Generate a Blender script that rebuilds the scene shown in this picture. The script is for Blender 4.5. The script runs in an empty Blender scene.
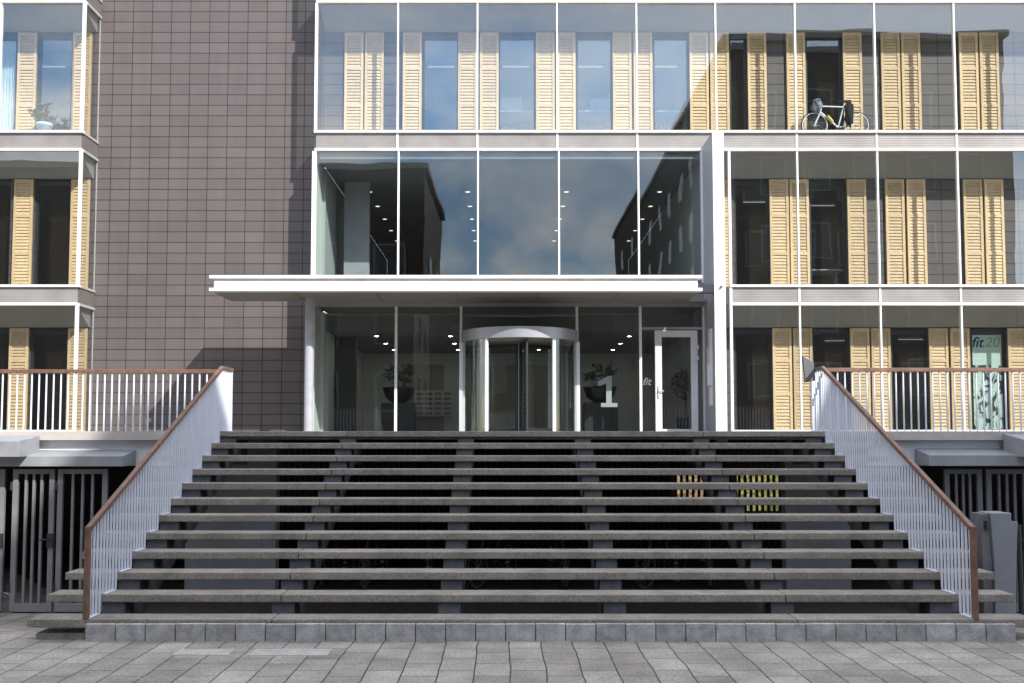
import bpy, bmesh, math, random
from math import sin, cos, pi, radians
from mathutils import Vector, Matrix

random.seed(7)
S = bpy.context.scene
C = S.collection
EYE = 1.987
FPX, CX, CY = 1000.0, 505.0, 378.0
PIT = math.atan(59 / 1000)

def at(x, y, Y):
    """world X, Z of photo pixel (x, y) on the vertical plane at distance Y"""
    u = (x - CX) / FPX; v = (CY - y) / FPX
    t = Y / (cos(PIT) - v * sin(PIT))
    return u * t, EYE + t * (sin(PIT) + v * cos(PIT))
def ax(x, y, Y): return at(x, y, Y)[0]
def az(y, Y): return at(CX, y, Y)[1]

# ------------------------------------------------------------------ materials
def nodes(name):
    m = bpy.data.materials.new(name); m.use_nodes = True
    nt = m.node_tree
    return m, nt, nt.nodes, nt.links, nt.nodes['Principled BSDF']

def mat(name, col, rough=0.6, metal=0.0, var=0.12, scale=3.0, bump=0.0, bscale=60.0, spec=0.5, streak=0.0, grain=0.0, gscale=70.0, tone=0.0):
    m, nt, N, L, p = nodes(name)
    p.inputs['Roughness'].default_value = rough
    p.inputs['Metallic'].default_value = metal
    p.inputs['Specular IOR Level'].default_value = spec
    g = N.new('ShaderNodeNewGeometry')
    nz = N.new('ShaderNodeTexNoise'); nz.inputs['Scale'].default_value = scale
    nz.inputs['Detail'].default_value = 6; nz.inputs['Roughness'].default_value = 0.65
    if streak:
        mp = N.new('ShaderNodeMapping'); mp.inputs['Scale'].default_value = (1, 1, streak)
        L.new(g.outputs['Position'], mp.inputs['Vector']); L.new(mp.outputs['Vector'], nz.inputs['Vector'])
    else:
        L.new(g.outputs['Position'], nz.inputs['Vector'])
    mr = N.new('ShaderNodeMapRange'); mr.inputs['From Min'].default_value = .3; mr.inputs['From Max'].default_value = .7
    mr.inputs['To Min'].default_value = 1 - var; mr.inputs['To Max'].default_value = 1 + var
    L.new(nz.outputs['Fac'], mr.inputs['Value'])
    mx = N.new('ShaderNodeVectorMath'); mx.operation = 'SCALE'
    mx.inputs[0].default_value = col
    L.new(mr.outputs['Result'], mx.inputs['Scale'])
    out = mx.outputs['Vector']
    if grain:
        n3 = N.new('ShaderNodeTexNoise'); n3.inputs['Scale'].default_value = gscale; n3.inputs['Detail'].default_value = 4; n3.inputs['Roughness'].default_value = .7
        L.new(g.outputs['Position'], n3.inputs['Vector'])
        m3 = N.new('ShaderNodeMapRange'); m3.inputs['From Min'].default_value = .32; m3.inputs['From Max'].default_value = .68
        m3.inputs['To Min'].default_value = 1 - grain; m3.inputs['To Max'].default_value = 1 + grain
        L.new(n3.outputs['Fac'], m3.inputs['Value'])
        s3 = N.new('ShaderNodeVectorMath'); s3.operation = 'SCALE'
        L.new(out, s3.inputs[0]); L.new(m3.outputs['Result'], s3.inputs['Scale']); out = s3.outputs['Vector']
    if tone:
        oi = N.new('ShaderNodeObjectInfo')
        m4 = N.new('ShaderNodeMapRange'); m4.inputs['To Min'].default_value = 1 - tone; m4.inputs['To Max'].default_value = 1 + tone
        L.new(oi.outputs['Random'], m4.inputs['Value'])
        s4 = N.new('ShaderNodeVectorMath'); s4.operation = 'SCALE'
        L.new(out, s4.inputs[0]); L.new(m4.outputs['Result'], s4.inputs['Scale']); out = s4.outputs['Vector']
    L.new(out, p.inputs['Base Color'])
    if bump:
        n2 = N.new('ShaderNodeTexNoise'); n2.inputs['Scale'].default_value = bscale; n2.inputs['Detail'].default_value = 5
        L.new(g.outputs['Position'], n2.inputs['Vector'])
        b = N.new('ShaderNodeBump'); b.inputs['Strength'].default_value = bump; b.inputs['Distance'].default_value = .01
        L.new(n2.outputs['Fac'], b.inputs['Height']); L.new(b.outputs['Normal'], p.inputs['Normal'])
    return m

def glass(name, k, tint=(.95, .97, .965), ior=1.5):
    m = bpy.data.materials.new(name); m.use_nodes = True
    nt = m.node_tree; N = nt.nodes; L = nt.links; N.clear()
    o = N.new('ShaderNodeOutputMaterial'); mx = N.new('ShaderNodeMixShader')
    t = N.new('ShaderNodeBsdfTransparent'); t.inputs['Color'].default_value = (*tint, 1)
    g = N.new('ShaderNodeBsdfGlossy'); g.inputs['Roughness'].default_value = 0.0
    f = N.new('ShaderNodeLayerWeight'); f.inputs['Blend'].default_value = .5
    gp = N.new('ShaderNodeNewGeometry'); gn = N.new('ShaderNodeTexNoise'); gn.inputs['Scale'].default_value = .9; gn.inputs['Detail'].default_value = 1
    L.new(gp.outputs['Position'], gn.inputs['Vector'])
    gb = N.new('ShaderNodeBump'); gb.inputs['Strength'].default_value = .3; gb.inputs['Distance'].default_value = .006
    L.new(gn.outputs['Fac'], gb.inputs['Height']); L.new(gb.outputs['Normal'], g.inputs['Normal'])
    pw = N.new('ShaderNodeMath'); pw.operation = 'POWER'; pw.inputs[1].default_value = 5
    L.new(f.outputs['Facing'], pw.inputs[0])
    a = N.new('ShaderNodeMath'); a.operation = 'MULTIPLY_ADD'; a.inputs[1].default_value = 1 - k; a.inputs[2].default_value = k; a.use_clamp = True
    L.new(pw.outputs[0], a.inputs[0]); L.new(a.outputs[0], mx.inputs['Fac'])
    L.new(t.outputs[0], mx.inputs[1]); L.new(g.outputs[0], mx.inputs[2]); L.new(mx.outputs[0], o.inputs['Surface'])
    return m

def emit(name, col, s):
    m, nt, N, L, p = nodes(name)
    p.inputs['Base Color'].default_value = (*col, 1)
    p.inputs['Emission Color'].default_value = (*col, 1); p.inputs['Emission Strength'].default_value = s
    return m

def brickmat(name, axes, bw, rh, offset, c1, c2, mortar, msize, rough, ph=(0, 0), bump=.4, dirt=.15, dscale=.7, patch=None, spec=.4, fine=0.0, wob=0.0, streaks=0.0, gum=0.0):
    m, nt, N, L, p = nodes(name)
    p.inputs['Roughness'].default_value = rough; p.inputs['Specular IOR Level'].default_value = spec
    g = N.new('ShaderNodeNewGeometry'); sp = N.new('ShaderNodeSeparateXYZ'); cb = N.new('ShaderNodeCombineXYZ')
    L.new(g.outputs['Position'], sp.inputs[0])
    for i in (0, 1):
        ad = N.new('ShaderNodeMath'); ad.operation = 'ADD'; ad.inputs[1].default_value = ph[i]
        L.new(sp.outputs[axes[i]], ad.inputs[0]); src = ad.outputs[0]
        if wob:
            wn = N.new('ShaderNodeTexNoise'); wn.inputs['Scale'].default_value = 1.7; wn.inputs['Detail'].default_value = 3
            wo = N.new('ShaderNodeVectorMath'); wo.operation = 'ADD'; wo.inputs[1].default_value = (7.3 * i, 3.1 * i, 1)
            L.new(g.outputs['Position'], wo.inputs[0]); L.new(wo.outputs[0], wn.inputs['Vector'])
            wm = N.new('ShaderNodeMath'); wm.operation = 'MULTIPLY_ADD'; wm.inputs[1].default_value = wob
            L.new(wn.outputs['Fac'], wm.inputs[0]); L.new(src, wm.inputs[2]); src = wm.outputs[0]
        L.new(src, cb.inputs[i])
    b = N.new('ShaderNodeTexBrick'); b.offset = offset; b.squash = 1
    b.inputs['Scale'].default_value = 1; b.inputs['Brick Width'].default_value = bw; b.inputs['Row Height'].default_value = rh
    b.inputs['Mortar Size'].default_value = msize; b.inputs['Mortar Smooth'].default_value = .1
    b.inputs['Color1'].default_value = (*c1, 1); b.inputs['Color2'].default_value = (*c2, 1); b.inputs['Mortar'].default_value = (*mortar, 1)
    L.new(cb.outputs[0], b.inputs['Vector'])
    nz = N.new('ShaderNodeTexNoise'); nz.inputs['Scale'].default_value = dscale; nz.inputs['Detail'].default_value = 8; nz.inputs['Roughness'].default_value = .7
    L.new(g.outputs['Position'], nz.inputs['Vector'])
    mr = N.new('ShaderNodeMapRange'); mr.inputs['From Min'].default_value = .3; mr.inputs['From Max'].default_value = .7
    mr.inputs['To Min'].default_value = 1 - dirt; mr.inputs['To Max'].default_value = 1 + dirt
    L.new(nz.outputs['Fac'], mr.inputs['Value'])
    sc = N.new('ShaderNodeVectorMath'); sc.operation = 'SCALE'
    L.new(b.outputs['Color'], sc.inputs[0]); L.new(mr.outputs['Result'], sc.inputs['Scale'])
    out = sc.outputs['Vector']
    if streaks:
        mps = N.new('ShaderNodeMapping'); mps.inputs['Scale'].default_value = (1.6, 1, .09)
        L.new(g.outputs['Position'], mps.inputs['Vector'])
        ns = N.new('ShaderNodeTexNoise'); ns.inputs['Scale'].default_value = 2.2; ns.inputs['Detail'].default_value = 6; ns.inputs['Roughness'].default_value = .7
        L.new(mps.outputs[0], ns.inputs['Vector'])
        ms = N.new('ShaderNodeMapRange'); ms.inputs['From Min'].default_value = .3; ms.inputs['From Max'].default_value = .7
        ms.inputs['To Min'].default_value = 1 - streaks; ms.inputs['To Max'].default_value = 1 + streaks
        L.new(ns.outputs['Fac'], ms.inputs['Value'])
        ss = N.new('ShaderNodeVectorMath'); ss.operation = 'SCALE'
        L.new(out, ss.inputs[0]); L.new(ms.outputs['Result'], ss.inputs['Scale']); out = ss.outputs['Vector']
    if gum:
        vo = N.new('ShaderNodeTexVoronoi'); vo.inputs['Scale'].default_value = 3.1; L.new(g.outputs['Position'], vo.inputs['Vector'])
        mg = N.new('ShaderNodeMapRange'); mg.inputs['From Min'].default_value = .05; mg.inputs['From Max'].default_value = .075
        mg.inputs['To Min'].default_value = 1 - gum; mg.inputs['To Max'].default_value = 1
        L.new(vo.outputs['Distance'], mg.inputs['Value'])
        sg_ = N.new('ShaderNodeVectorMath'); sg_.operation = 'SCALE'
        L.new(out, sg_.inputs[0]); L.new(mg.outputs['Result'], sg_.inputs['Scale']); out = sg_.outputs['Vector']
    if fine:
        n3 = N.new('ShaderNodeTexNoise'); n3.inputs['Scale'].default_value = 38; n3.inputs['Detail'].default_value = 3
        L.new(g.outputs['Position'], n3.inputs['Vector'])
        m3 = N.new('ShaderNodeMapRange'); m3.inputs['From Min'].default_value = .3; m3.inputs['From Max'].default_value = .7
        m3.inputs['To Min'].default_value = 1 - fine; m3.inputs['To Max'].default_value = 1 + fine
        L.new(n3.outputs['Fac'], m3.inputs['Value'])
        s3 = N.new('ShaderNodeVectorMath'); s3.operation = 'SCALE'
        L.new(out, s3.inputs[0]); L.new(m3.outputs['Result'], s3.inputs['Scale']); out = s3.outputs['Vector']
    L.new(out, p.inputs['Base Color'])
    bp = N.new('ShaderNodeBump'); bp.inputs['Strength'].default_value = bump; bp.inputs['Distance'].default_value = .012; bp.invert = True
    L.new(b.outputs['Fac'], bp.inputs['Height']); L.new(bp.outputs['Normal'], p.inputs['Normal'])
    return m

WALLY = 24.2
px0 = ax(113.3, 63, WALLY); pz0 = az(63.5, WALLY)
M = {}
M['tile'] = brickmat('clay_tile_cladding', (0, 2), .4735, .2625, 0.0, (.092, .077, .073), (.106, .089, .085), (.015, .013, .013), .0095, .55,
                     ph=(-px0 + 40 * .4735, -pz0 + 40 * .2625), bump=.5, dirt=.06, dscale=.9, wob=.004, streaks=.07)
M['pave'] = brickmat('grey_paving', (1, 0), .45, .305, .45, (.205, .187, .160), (.285, .263, .229), (.035, .034, .032), .0065, .85,
                     ph=(30.02, 30.13), bump=.5, dirt=.34, dscale=1.6, fine=.30, wob=.045, gum=.3)
M['white'] = mat('white_painted_metal', (.72, .715, .70), .4, var=.11, scale=2.2, streak=.2)
M['mull'] = mat('pale_grey_aluminium', (.66, .66, .67), .35, metal=.0, var=.04)
M['alu'] = mat('brushed_aluminium', (.33, .33, .35), .42, metal=.4, var=.06)
M['fascia'] = mat('canopy_white_metal', (.69, .68, .655), .45, var=.13, scale=2.4, streak=.3)
M['under'] = mat('canopy_grey_soffit', (.22, .215, .20), .45, var=.06)
M['soffit'] = mat('grey_soffit_panel', (.30, .30, .29), .6, var=.05)
M['dark'] = mat('anthracite_frame', (.028, .03, .034), .4, var=.1)
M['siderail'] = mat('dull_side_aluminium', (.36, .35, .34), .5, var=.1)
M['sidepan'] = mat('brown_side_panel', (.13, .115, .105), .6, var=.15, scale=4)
M['palefloor'] = mat('pale_stone_floor', (.42, .42, .40), .4, var=.08)
M['lobbyfill'] = emit("added_downlight_diffuser", (1, .95, .86), 30.0)  # glow of the added lobby fill lamps
M['colm'] = mat('grey_column_paint', (.36, .36, .385), .5, var=.12)
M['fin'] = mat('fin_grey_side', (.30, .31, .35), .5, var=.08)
M['wood'] = mat('pale_larch', (.67, .475, .27), .6, var=.10, scale=5, streak=.12, tone=.13, grain=.14, gscale=26)
M['louvre'] = mat('pale_larch_slat', (.63, .45, .26), .6, var=.14, scale=7, tone=.14)
M['concrete'] = mat('washed_concrete', (.232, .206, .175), .9, var=.26, scale=3.2, bump=1.0, bscale=110, grain=.34, gscale=42, tone=.09)
M['kerb'] = mat('grey_concrete_block', (.345, .335, .325), .85, var=.34, scale=6.5, bump=.6, bscale=90, grain=.16, gscale=50, tone=.13)
M['stringer'] = mat('grey_concrete_beam', (.125, .125, .13), .85, var=.25, scale=4, grain=.2)
M['abut'] = mat('blue_grey_render', (.30, .305, .325), .8, var=.1, scale=2)
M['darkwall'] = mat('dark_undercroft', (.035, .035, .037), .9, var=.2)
M['rail'] = mat('white_steel_bar', (.61, .635, .705), .4, var=.05, scale=4)
M['hand'] = mat('brown_hardwood_rail', (.155, .082, .055), .55, var=.35, scale=9, grain=.2)
M['plinth'] = mat('beige_stone_band', (.42, .385, .355), .7, var=.1, scale=3)
M['whitewall'] = mat('white_render', (.66, .66, .66), .8, var=.08, scale=2)
M['zinc'] = mat('zinc_sheet', (.27, .28, .295), .45, metal=.15, var=.16, scale=3)
M['gate'] = mat('galvanised_gate', (.21, .212, .215), .45, metal=.2, var=.12)
M['gatedark'] = mat('dark_grey_and_gate_shade', (.11, .112, .118), .5, var=.12)  # right gates coloured darker for their shade; also plain dark grey parts
M['pillar'] = mat('grey_cabinet_metal', (.205, .215, .235), .5, metal=.1, var=.1)
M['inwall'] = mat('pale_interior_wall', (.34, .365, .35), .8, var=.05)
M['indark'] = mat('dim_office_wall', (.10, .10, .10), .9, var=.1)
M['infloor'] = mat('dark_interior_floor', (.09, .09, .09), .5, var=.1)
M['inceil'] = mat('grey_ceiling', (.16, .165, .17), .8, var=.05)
M['door_in'] = mat('beige_interior_door', (.30, .29, .27), .6, var=.06)
M['paleslab'] = mat('pale_paving_slab', (.33, .315, .29), .85, var=.2, scale=6, grain=.2)
M['strip'] = emit('strip_light_tube', (1, .97, .9), .22)
M['undershade'] = mat('dark_shade_sheet', (.035, .03, .025), .95, var=.5, scale=8, bump=.6, bscale=30)  # near-black colour stands in for the shade under the steps
M['black'] = mat('black_plastic', (.012, .012, .013), .4, var=.1)
M['glass_out'] = glass('facade_glass', .085)
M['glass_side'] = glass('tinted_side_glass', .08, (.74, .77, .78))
M['inwall2'] = mat('white_lobby_wall', (.62, .65, .62), .8, var=.05)
M['glass_lob'] = glass('entrance_glass', .07, (.93, .96, .95))
M['glass_in'] = glass('window_glass', .13, (.9, .94, .95))
M['lamp'] = emit('downlight_diffuser', (1, .9, .72), 1.0)
M['bikewhite'] = mat('white_bike_paint', (.78, .8, .82), .25, var=.02)
M['tyre'] = mat('black_tyre', (.015, .015, .016), .8, var=.1)
M['rim'] = mat('silver_rim', (.65, .66, .68), .3, metal=.5, var=.03)
M['greycloth'] = mat('grey_bag_fabric', (.22, .24, .28), .9, var=.35, scale=30)
M['blackcloth'] = mat('black_jacket_fabric', (.014, .014, .016), .9, var=.3, scale=20)
M['yellow'] = mat('yellow_bottle', (.62, .50, .05), .4, var=.05)
M['potblue'] = mat('pale_blue_glaze', (.46, .60, .68), .3, var=.03)
M['leaf'] = mat('dusty_green_leaf', (.075, .11, .045), .6, var=.35, scale=25)
M['leafdark'] = mat('dark_green_leaf', (.03, .05, .022), .6, var=.35, scale=25)
M['curtain'] = mat('white_curtain', (.78, .80, .80), .9, var=.04)
M['faintletter'] = mat('faint_grey_lettering', (.13, .145, .14), .6, var=.02)
M['letter'] = mat('frosted_white_lettering', (.20, .24, .23), .6, var=.02)
M['brickopp'] = brickmat('opposite_brick', (0, 2), .24, .08, .5, (.055, .045, .04), (.08, .062, .055), (.06, .057, .053), .01, .8, dirt=.2)
M['brickside'] = brickmat('opposite_brick_side', (1, 2), .24, .08, .5, (.055, .045, .04), (.08, .062, .055), (.06, .057, .053), .01, .8, dirt=.2)
M['stoneopp'] = mat('opposite_pale_trim', (.26, .25, .235), .8, var=.12)
M['glass_opp'] = mat('opposite_window_glass', (.02, .022, .026), .08, var=.05)

def ribbed():
    m, nt, N, L, p = nodes('ribbed_spandrel')
    p.inputs['Roughness'].default_value = .5
    g = N.new('ShaderNodeNewGeometry')
    w = N.new('ShaderNodeTexWave'); w.bands_direction = 'Z'; w.inputs['Scale'].default_value = 5.5; w.inputs['Distortion'].default_value = 0
    L.new(g.outputs['Position'], w.inputs['Vector'])
    nz = N.new('ShaderNodeTexNoise'); nz.inputs['Scale'].default_value = 1.6; nz.inputs['Detail'].default_value = 5
    L.new(g.outputs['Position'], nz.inputs['Vector'])
    r = N.new('ShaderNodeValToRGB'); r.color_ramp.elements[0].color = (.195, .178, .165, 1); r.color_ramp.elements[1].color = (.255, .238, .225, 1)
    r.color_ramp.elements[0].position = .3; r.color_ramp.elements[1].position = .7
    L.new(nz.outputs['Fac'], r.inputs['Fac']); L.new(r.outputs['Color'], p.inputs['Base Color'])
    b = N.new('ShaderNodeBump'); b.inputs['Strength'].default_value = .22; b.inputs['Distance'].default_value = .01
    L.new(w.outputs['Fac'], b.inputs['Height']); L.new(b.outputs['Normal'], p.inputs['Normal'])
    return m
M['spandrel'] = ribbed()

# ------------------------------------------------------------------ mesh builder
class MB:
    def __init__(s): s.v = []; s.f = []; s.sm = []
    def add(s, vs, fs, smooth=False):
        n = len(s.v); s.v += [tuple(v) for v in vs]; s.f += [tuple(i + n for i in f) for f in fs]; s.sm += [smooth] * len(fs); return s
    def box(s, x0, x1, y0, y1, z0, z1):
        return s.add([(x0, y0, z0), (x1, y0, z0), (x1, y1, z0), (x0, y1, z0), (x0, y0, z1), (x1, y0, z1), (x1, y1, z1), (x0, y1, z1)],
                     [(0, 3, 2, 1), (4, 5, 6, 7), (0, 1, 5, 4), (1, 2, 6, 5), (2, 3, 7, 6), (3, 0, 4, 7)])
    def hexa(s, b, t):
        return s.add(list(b) + list(t), [(0, 3, 2, 1), (4, 5, 6, 7), (0, 1, 5, 4), (1, 2, 6, 5), (2, 3, 7, 6), (3, 0, 4, 7)])
    def tube(s, a, b, r, r2=None, n=10, caps=True):
        a = Vector(a); b = Vector(b); r2 = r if r2 is None else r2
        d = (b - a).normalized(); u = d.orthogonal().normalized(); w = d.cross(u)
        vs = []
        for p, q in ((a, r), (b, r2)):
            for i in range(n):
                t = 2 * pi * i / n; vs.append(p + (u * cos(t) + w * sin(t)) * q)
        fs = [(i, (i + 1) % n, n + (i + 1) % n, n + i) for i in range(n)]
        s.add(vs, fs, True)
        if caps: s.add(vs, [tuple(range(n - 1, -1, -1)), tuple(range(n, 2 * n))])
        return s
    def path(s, pts, r, n=8):
        for a, b in zip(pts, pts[1:]): s.tube(a, b, r, n=n)
        return s
    def torus(s, c, ax, R, r, n=36, k=8):
        c = Vector(c); ax = Vector(ax).normalized(); u = ax.orthogonal().normalized(); w = ax.cross(u); vs = []; fs = []
        for i in range(n):
            t = 2 * pi * i / n; d = u * cos(t) + w * sin(t)
            for j in range(k):
                q = 2 * pi * j / k; vs.append(c + d * (R + r * cos(q)) + ax * r * sin(q))
        for i in range(n):
            for j in range(k):
                fs.append((i * k + j, ((i + 1) % n) * k + j, ((i + 1) % n) * k + (j + 1) % k, i * k + (j + 1) % k))
        return s.add(vs, fs, True)
    def lathe(s, c, prof, n=24):
        vs = []; fs = []
        for r, z in prof:
            for i in range(n):
                t = 2 * pi * i / n; vs.append((c[0] + r * cos(t), c[1] + r * sin(t), c[2] + z))
        for j in range(len(prof) - 1):
            for i in range(n):
                fs.append((j * n + i, j * n + (i + 1) % n, (j + 1) * n + (i + 1) % n, (j + 1) * n + i))
        return s.add(vs, fs, True)
    def extrude_x(s, poly, x0, x1):
        n = len(poly)
        vs = [(x0, y, z) for y, z in poly] + [(x1, y, z) for y, z in poly]
        fs = [(i, (i + 1) % n, n + (i + 1) % n, n + i) for i in range(n)] + [tuple(range(n - 1, -1, -1)), tuple(range(n, 2 * n))]
        return s.add(vs, fs)
    def arcwall(s, cx, cy, r0, r1, a0, a1, z0, z1, n=14):
        vs = []
        for i in range(n + 1):
            t = a0 + (a1 - a0) * i / n
            for r in (r0, r1):
                for z in (z0, z1): vs.append((cx + r * cos(t), cy + r * sin(t), z))
        fi, fo, fc = [], [], []
        for i in range(n):
            a = 4 * i; b = a + 4
            fi.append((a, b, b + 1, a + 1)); fo.append((a + 2, a + 3, b + 3, b + 2)); fc += [(a + 1, b + 1, b + 3, a + 3), (a, a + 2, b + 2, b)]
        if abs(a1 - a0) < 6.2: fc += [(0, 1, 3, 2), (4 * n, 4 * n + 2, 4 * n + 3, 4 * n + 1)]
        s.add(vs, fi, True); s.add(vs, fo, True); return s.add(vs, fc)
    def build(s, name, m, parent=None, bevel=0.0, label=None):
        me = bpy.data.meshes.new(name); me.from_pydata(s.v, [], s.f); me.update()
        for p, q in zip(me.polygons, s.sm): p.use_smooth = q
        bm = bmesh.new(); bm.from_mesh(me); bmesh.ops.recalc_face_normals(bm, faces=bm.faces); bm.to_mesh(me); bm.free()
        me.materials.append(m)
        o = bpy.data.objects.new(name, me); C.objects.link(o)
        if parent: o.parent = parent; o.matrix_parent_inverse = parent_inv(parent)
        if bevel:
            b = o.modifiers.new('bevel', 'BEVEL'); b.width = bevel; b.segments = 2; b.limit_method = 'ANGLE'
        if label: o['label'] = label
        return o

def chain(o):
    if o is None: return Matrix.Identity(4)
    return chain(o.parent) @ o.matrix_parent_inverse @ Matrix.LocRotScale(o.location, o.rotation_euler, o.scale)
def parent_inv(p):
    return chain(p).inverted()

def tag(o, label, cat, group=None):
    o['label'] = label; o['category'] = cat
    if group: o['group'] = group
    return o
def thing(name, label, cat, loc=(0, 0, 0), group=None, rz=0):
    o = bpy.data.objects.new(name, None); C.objects.link(o); o.location = loc; o.rotation_euler = (0, 0, rz)
    o.empty_display_size = .2
    return tag(o, label, cat, group)
def struct(o, k='structure'): o['kind'] = k; return o
def kids(o): return [c for c in list(bpy.data.objects) if c.parent == o]
def copy_tree(o, parent=None):
    c = o.copy(); C.objects.link(c)
    if parent: c.parent = parent
    for k in kids(o): copy_tree(k, c)
    return c

# ------------------------------------------------------------------ key levels
G = 23.3                       # glass plane
LZ = az(431.2, 14.47)                # landing level
z_top3 = az(3, G)              # underside of the rail above the top floor shown
R3 = (az(133.4, G), az(131, G))     # rail at the foot of the top floor glass
R3b = (az(151.3, G), az(148.8, G))
R2 = (az(287.3, G), az(285, G))
R2b = (az(305.6, G), az(303, G))
R4b = (az(3.6, G), az(.9, G)); R4 = (R4b[1] + .34, R4b[1] + .40)
TOPZ = R4[1] + 3.3
XC0 = ax(316, 60, G)           # left edge of the central glass box
XR = 20.0
XB = ax(84, 60, G)             # corner of the left bay
XL = -17.0
FINX0, FINX1 = ax(712.6, 140, 22.1), ax(723.5, 140, 22.1)

bld = thing('office_building', 'modern office building with brown tile walls, glass winter gardens and pale wooden shutters', 'building', (0, G, 0))
def part(mb, name, m, parent=None, **k): return mb.build(name, m, parent or bld, **k)

# ---------------- tile wall with full height openings per storey
STOREYS = {  # window head z on the wall plane, floor z
    4: (R4[1] + 2.7, R4b[0] + .15), 3: (az(33, WALLY), R3[0] - .12), 2: (az(179.5, WALLY), R2[0] - .12), 1: (az(328, WALLY), LZ)}
def ym(st): return {4: 10, 3: 80, 2: 232, 1: 380}[st]
WIN = {3: [(-24, 16), (37, 72), (422, 459), (498, 536), (576, 613), (653, 689.5), (729.5, 747), (806, 843)],
       2: [(-26, 10), (34, 70), (734.5, 769.5), (810, 847)],
       1: [(-30, 8), (29, 66), (735, 772.5), (813, 850), (892, 929), (971, 1008), (1050, 1087)]}
SHU = {3: [-43, 27, 82, 354, 374.3, 412.3, 467.5, 489.3, 545.3, 566.1, 622.1, 643, 699, 719.5, 757, 795.9, 852.5, 890.5, 911, 968.7, 989.3],
       2: [-45, 23, 80, 722, 779.3, 799.5, 857, 895.2, 916.5, 973.3, 994.5],
       1: [-47, 18.3, 77, 782.3, 803, 860.3, 881.3, 939, 960.5, 1018, 1038.5, 1097]}
def xw(px, st, Y=WALLY): return ax(px, ym(st), Y)
zb = {4: (STOREYS[4][1], TOPZ), 3: (STOREYS[3][1], STOREYS[4][1]), 2: (STOREYS[2][1], STOREYS[3][1]), 1: (LZ - .3, STOREYS[2][1])}
wl = MB()
WT = .24
def wallrow(x0, x1, z0, z1, ops):
    x = x0
    for a, b, zt in sorted(ops):
        if b <= x0 or a >= x1: continue
        wl.box(x, a, WALLY, WALLY + WT, z0, z1); wl.box(a, b, WALLY, WALLY + WT, zt, z1); x = b
    wl.box(x, x1, WALLY, WALLY + WT, z0, z1)
for st in (1, 2, 3, 4):
    ops = [(xw(a, st), xw(b, st), STOREYS[st][0]) for a, b in WIN.get(st, [])]
    z0, z1 = zb[st]
    if st >= 3: wallrow(XL, XR, z0, z1, ops)
    else:
        wallrow(XL, XC0 + .02, z0, z1, ops); wallrow(FINX1 - .02, XR, z0, z1, ops)
part(wl, 'wall', M['tile'])

for st in (1, 2, 3):
    zt, zf = STOREYS[st]
    for a, b in WIN[st]:
        x0, x1 = xw(a, st), xw(b, st)
        y0 = WALLY + .07
        f = MB(); t = .055
        f.box(x0, x0 + t, y0, y0 + .08, zf, zt).box(x1 - t, x1, y0, y0 + .08, zf, zt)
        f.box(x0 + t, x1 - t, y0, y0 + .08, zt - .14, zt).box(x0 + t, x1 - t, y0, y0 + .08, zf, zf + .06)
        w = part(f, 'window', M['dark'])
        g = MB(); e = random.uniform(-.004, .004); e2 = random.uniform(-.003, .003)
        ya = y0 + .03
        g.hexa([(x0 + t, ya, zf + .06), (x1 - t, ya + e, zf + .06), (x1 - t, ya + .01 + e, zf + .06), (x0 + t, ya + .01, zf + .06)],
               [(x0 + t, ya + e2, zt - .14), (x1 - t, ya + e + e2, zt - .14), (x1 - t, ya + .01 + e + e2, zt - .14), (x0 + t, ya + .01 + e2, zt - .14)])
        g.build('pane', M['glass_in'], w)

# ---------------- wooden shutters
def shutter_mesh(h, w=.462):
    fr = MB(); st = .062; d = .045
    fr.box(-w/2, -w/2 + st, -d, 0, 0, h).box(w/2 - st, w/2, -d, 0, 0, h)
    rails = [h - .085, h * .675, h * .355, 0.0]
    for i, z in enumerate(rails): fr.box(-w/2 + st, w/2 - st, -d + .004, -.004, z, z + (.085 if i in (0, 3) else .07))
    fr.box(-w/2 + st + .0005, w/2 - st - .0005, -.0065, -.0045, .02, h - .02)
    sl = MB(); spans = [(rails[3] + .085, rails[2]), (rails[2] + .07, rails[1]), (rails[1] + .07, rails[0])]
    for a, b in spans:
        n = round((b - a) / .078); p = (b - a) / n
        for k in range(n):
            z = a + k * p; x0, x1 = -w/2 + st + .001, w/2 - st - .001
            sl.hexa([(x0, -.032, z + .002), (x1, -.032, z + .002), (x1, -.009, z + p * .95), (x0, -.009, z + p * .95)],
                    [(x0, -.032, z + .018), (x1, -.032, z + .018), (x1, -.009, z + p * 1.1), (x0, -.009, z + p * 1.1)])
    return fr, sl
protos = {}
for st in (3, 2, 1):
    zt, zf = STOREYS[st]
    for pxc in SHU[st]:
        X = xw(pxc, st, WALLY - .03)
        if st not in protos:
            fr, sl = shutter_mesh(zt - zf - .02)
            s = fr.build('shutter', M['wood'], None); s.parent = bld
            q = sl.build('louvre_slats', M['louvre'], None); q.parent = s
            protos[st] = s
        else:
            s = protos[st].copy(); C.objects.link(s); s.parent = bld
            q0 = [c for c in kids(protos[st])][0]; q = q0.copy(); C.objects.link(q); q.parent = s
        s.location = (X, WALLY - .022 - G, zf + .01)
        s.rotation_euler = (0, 0, radians(random.uniform(-.6, .6)))

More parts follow.
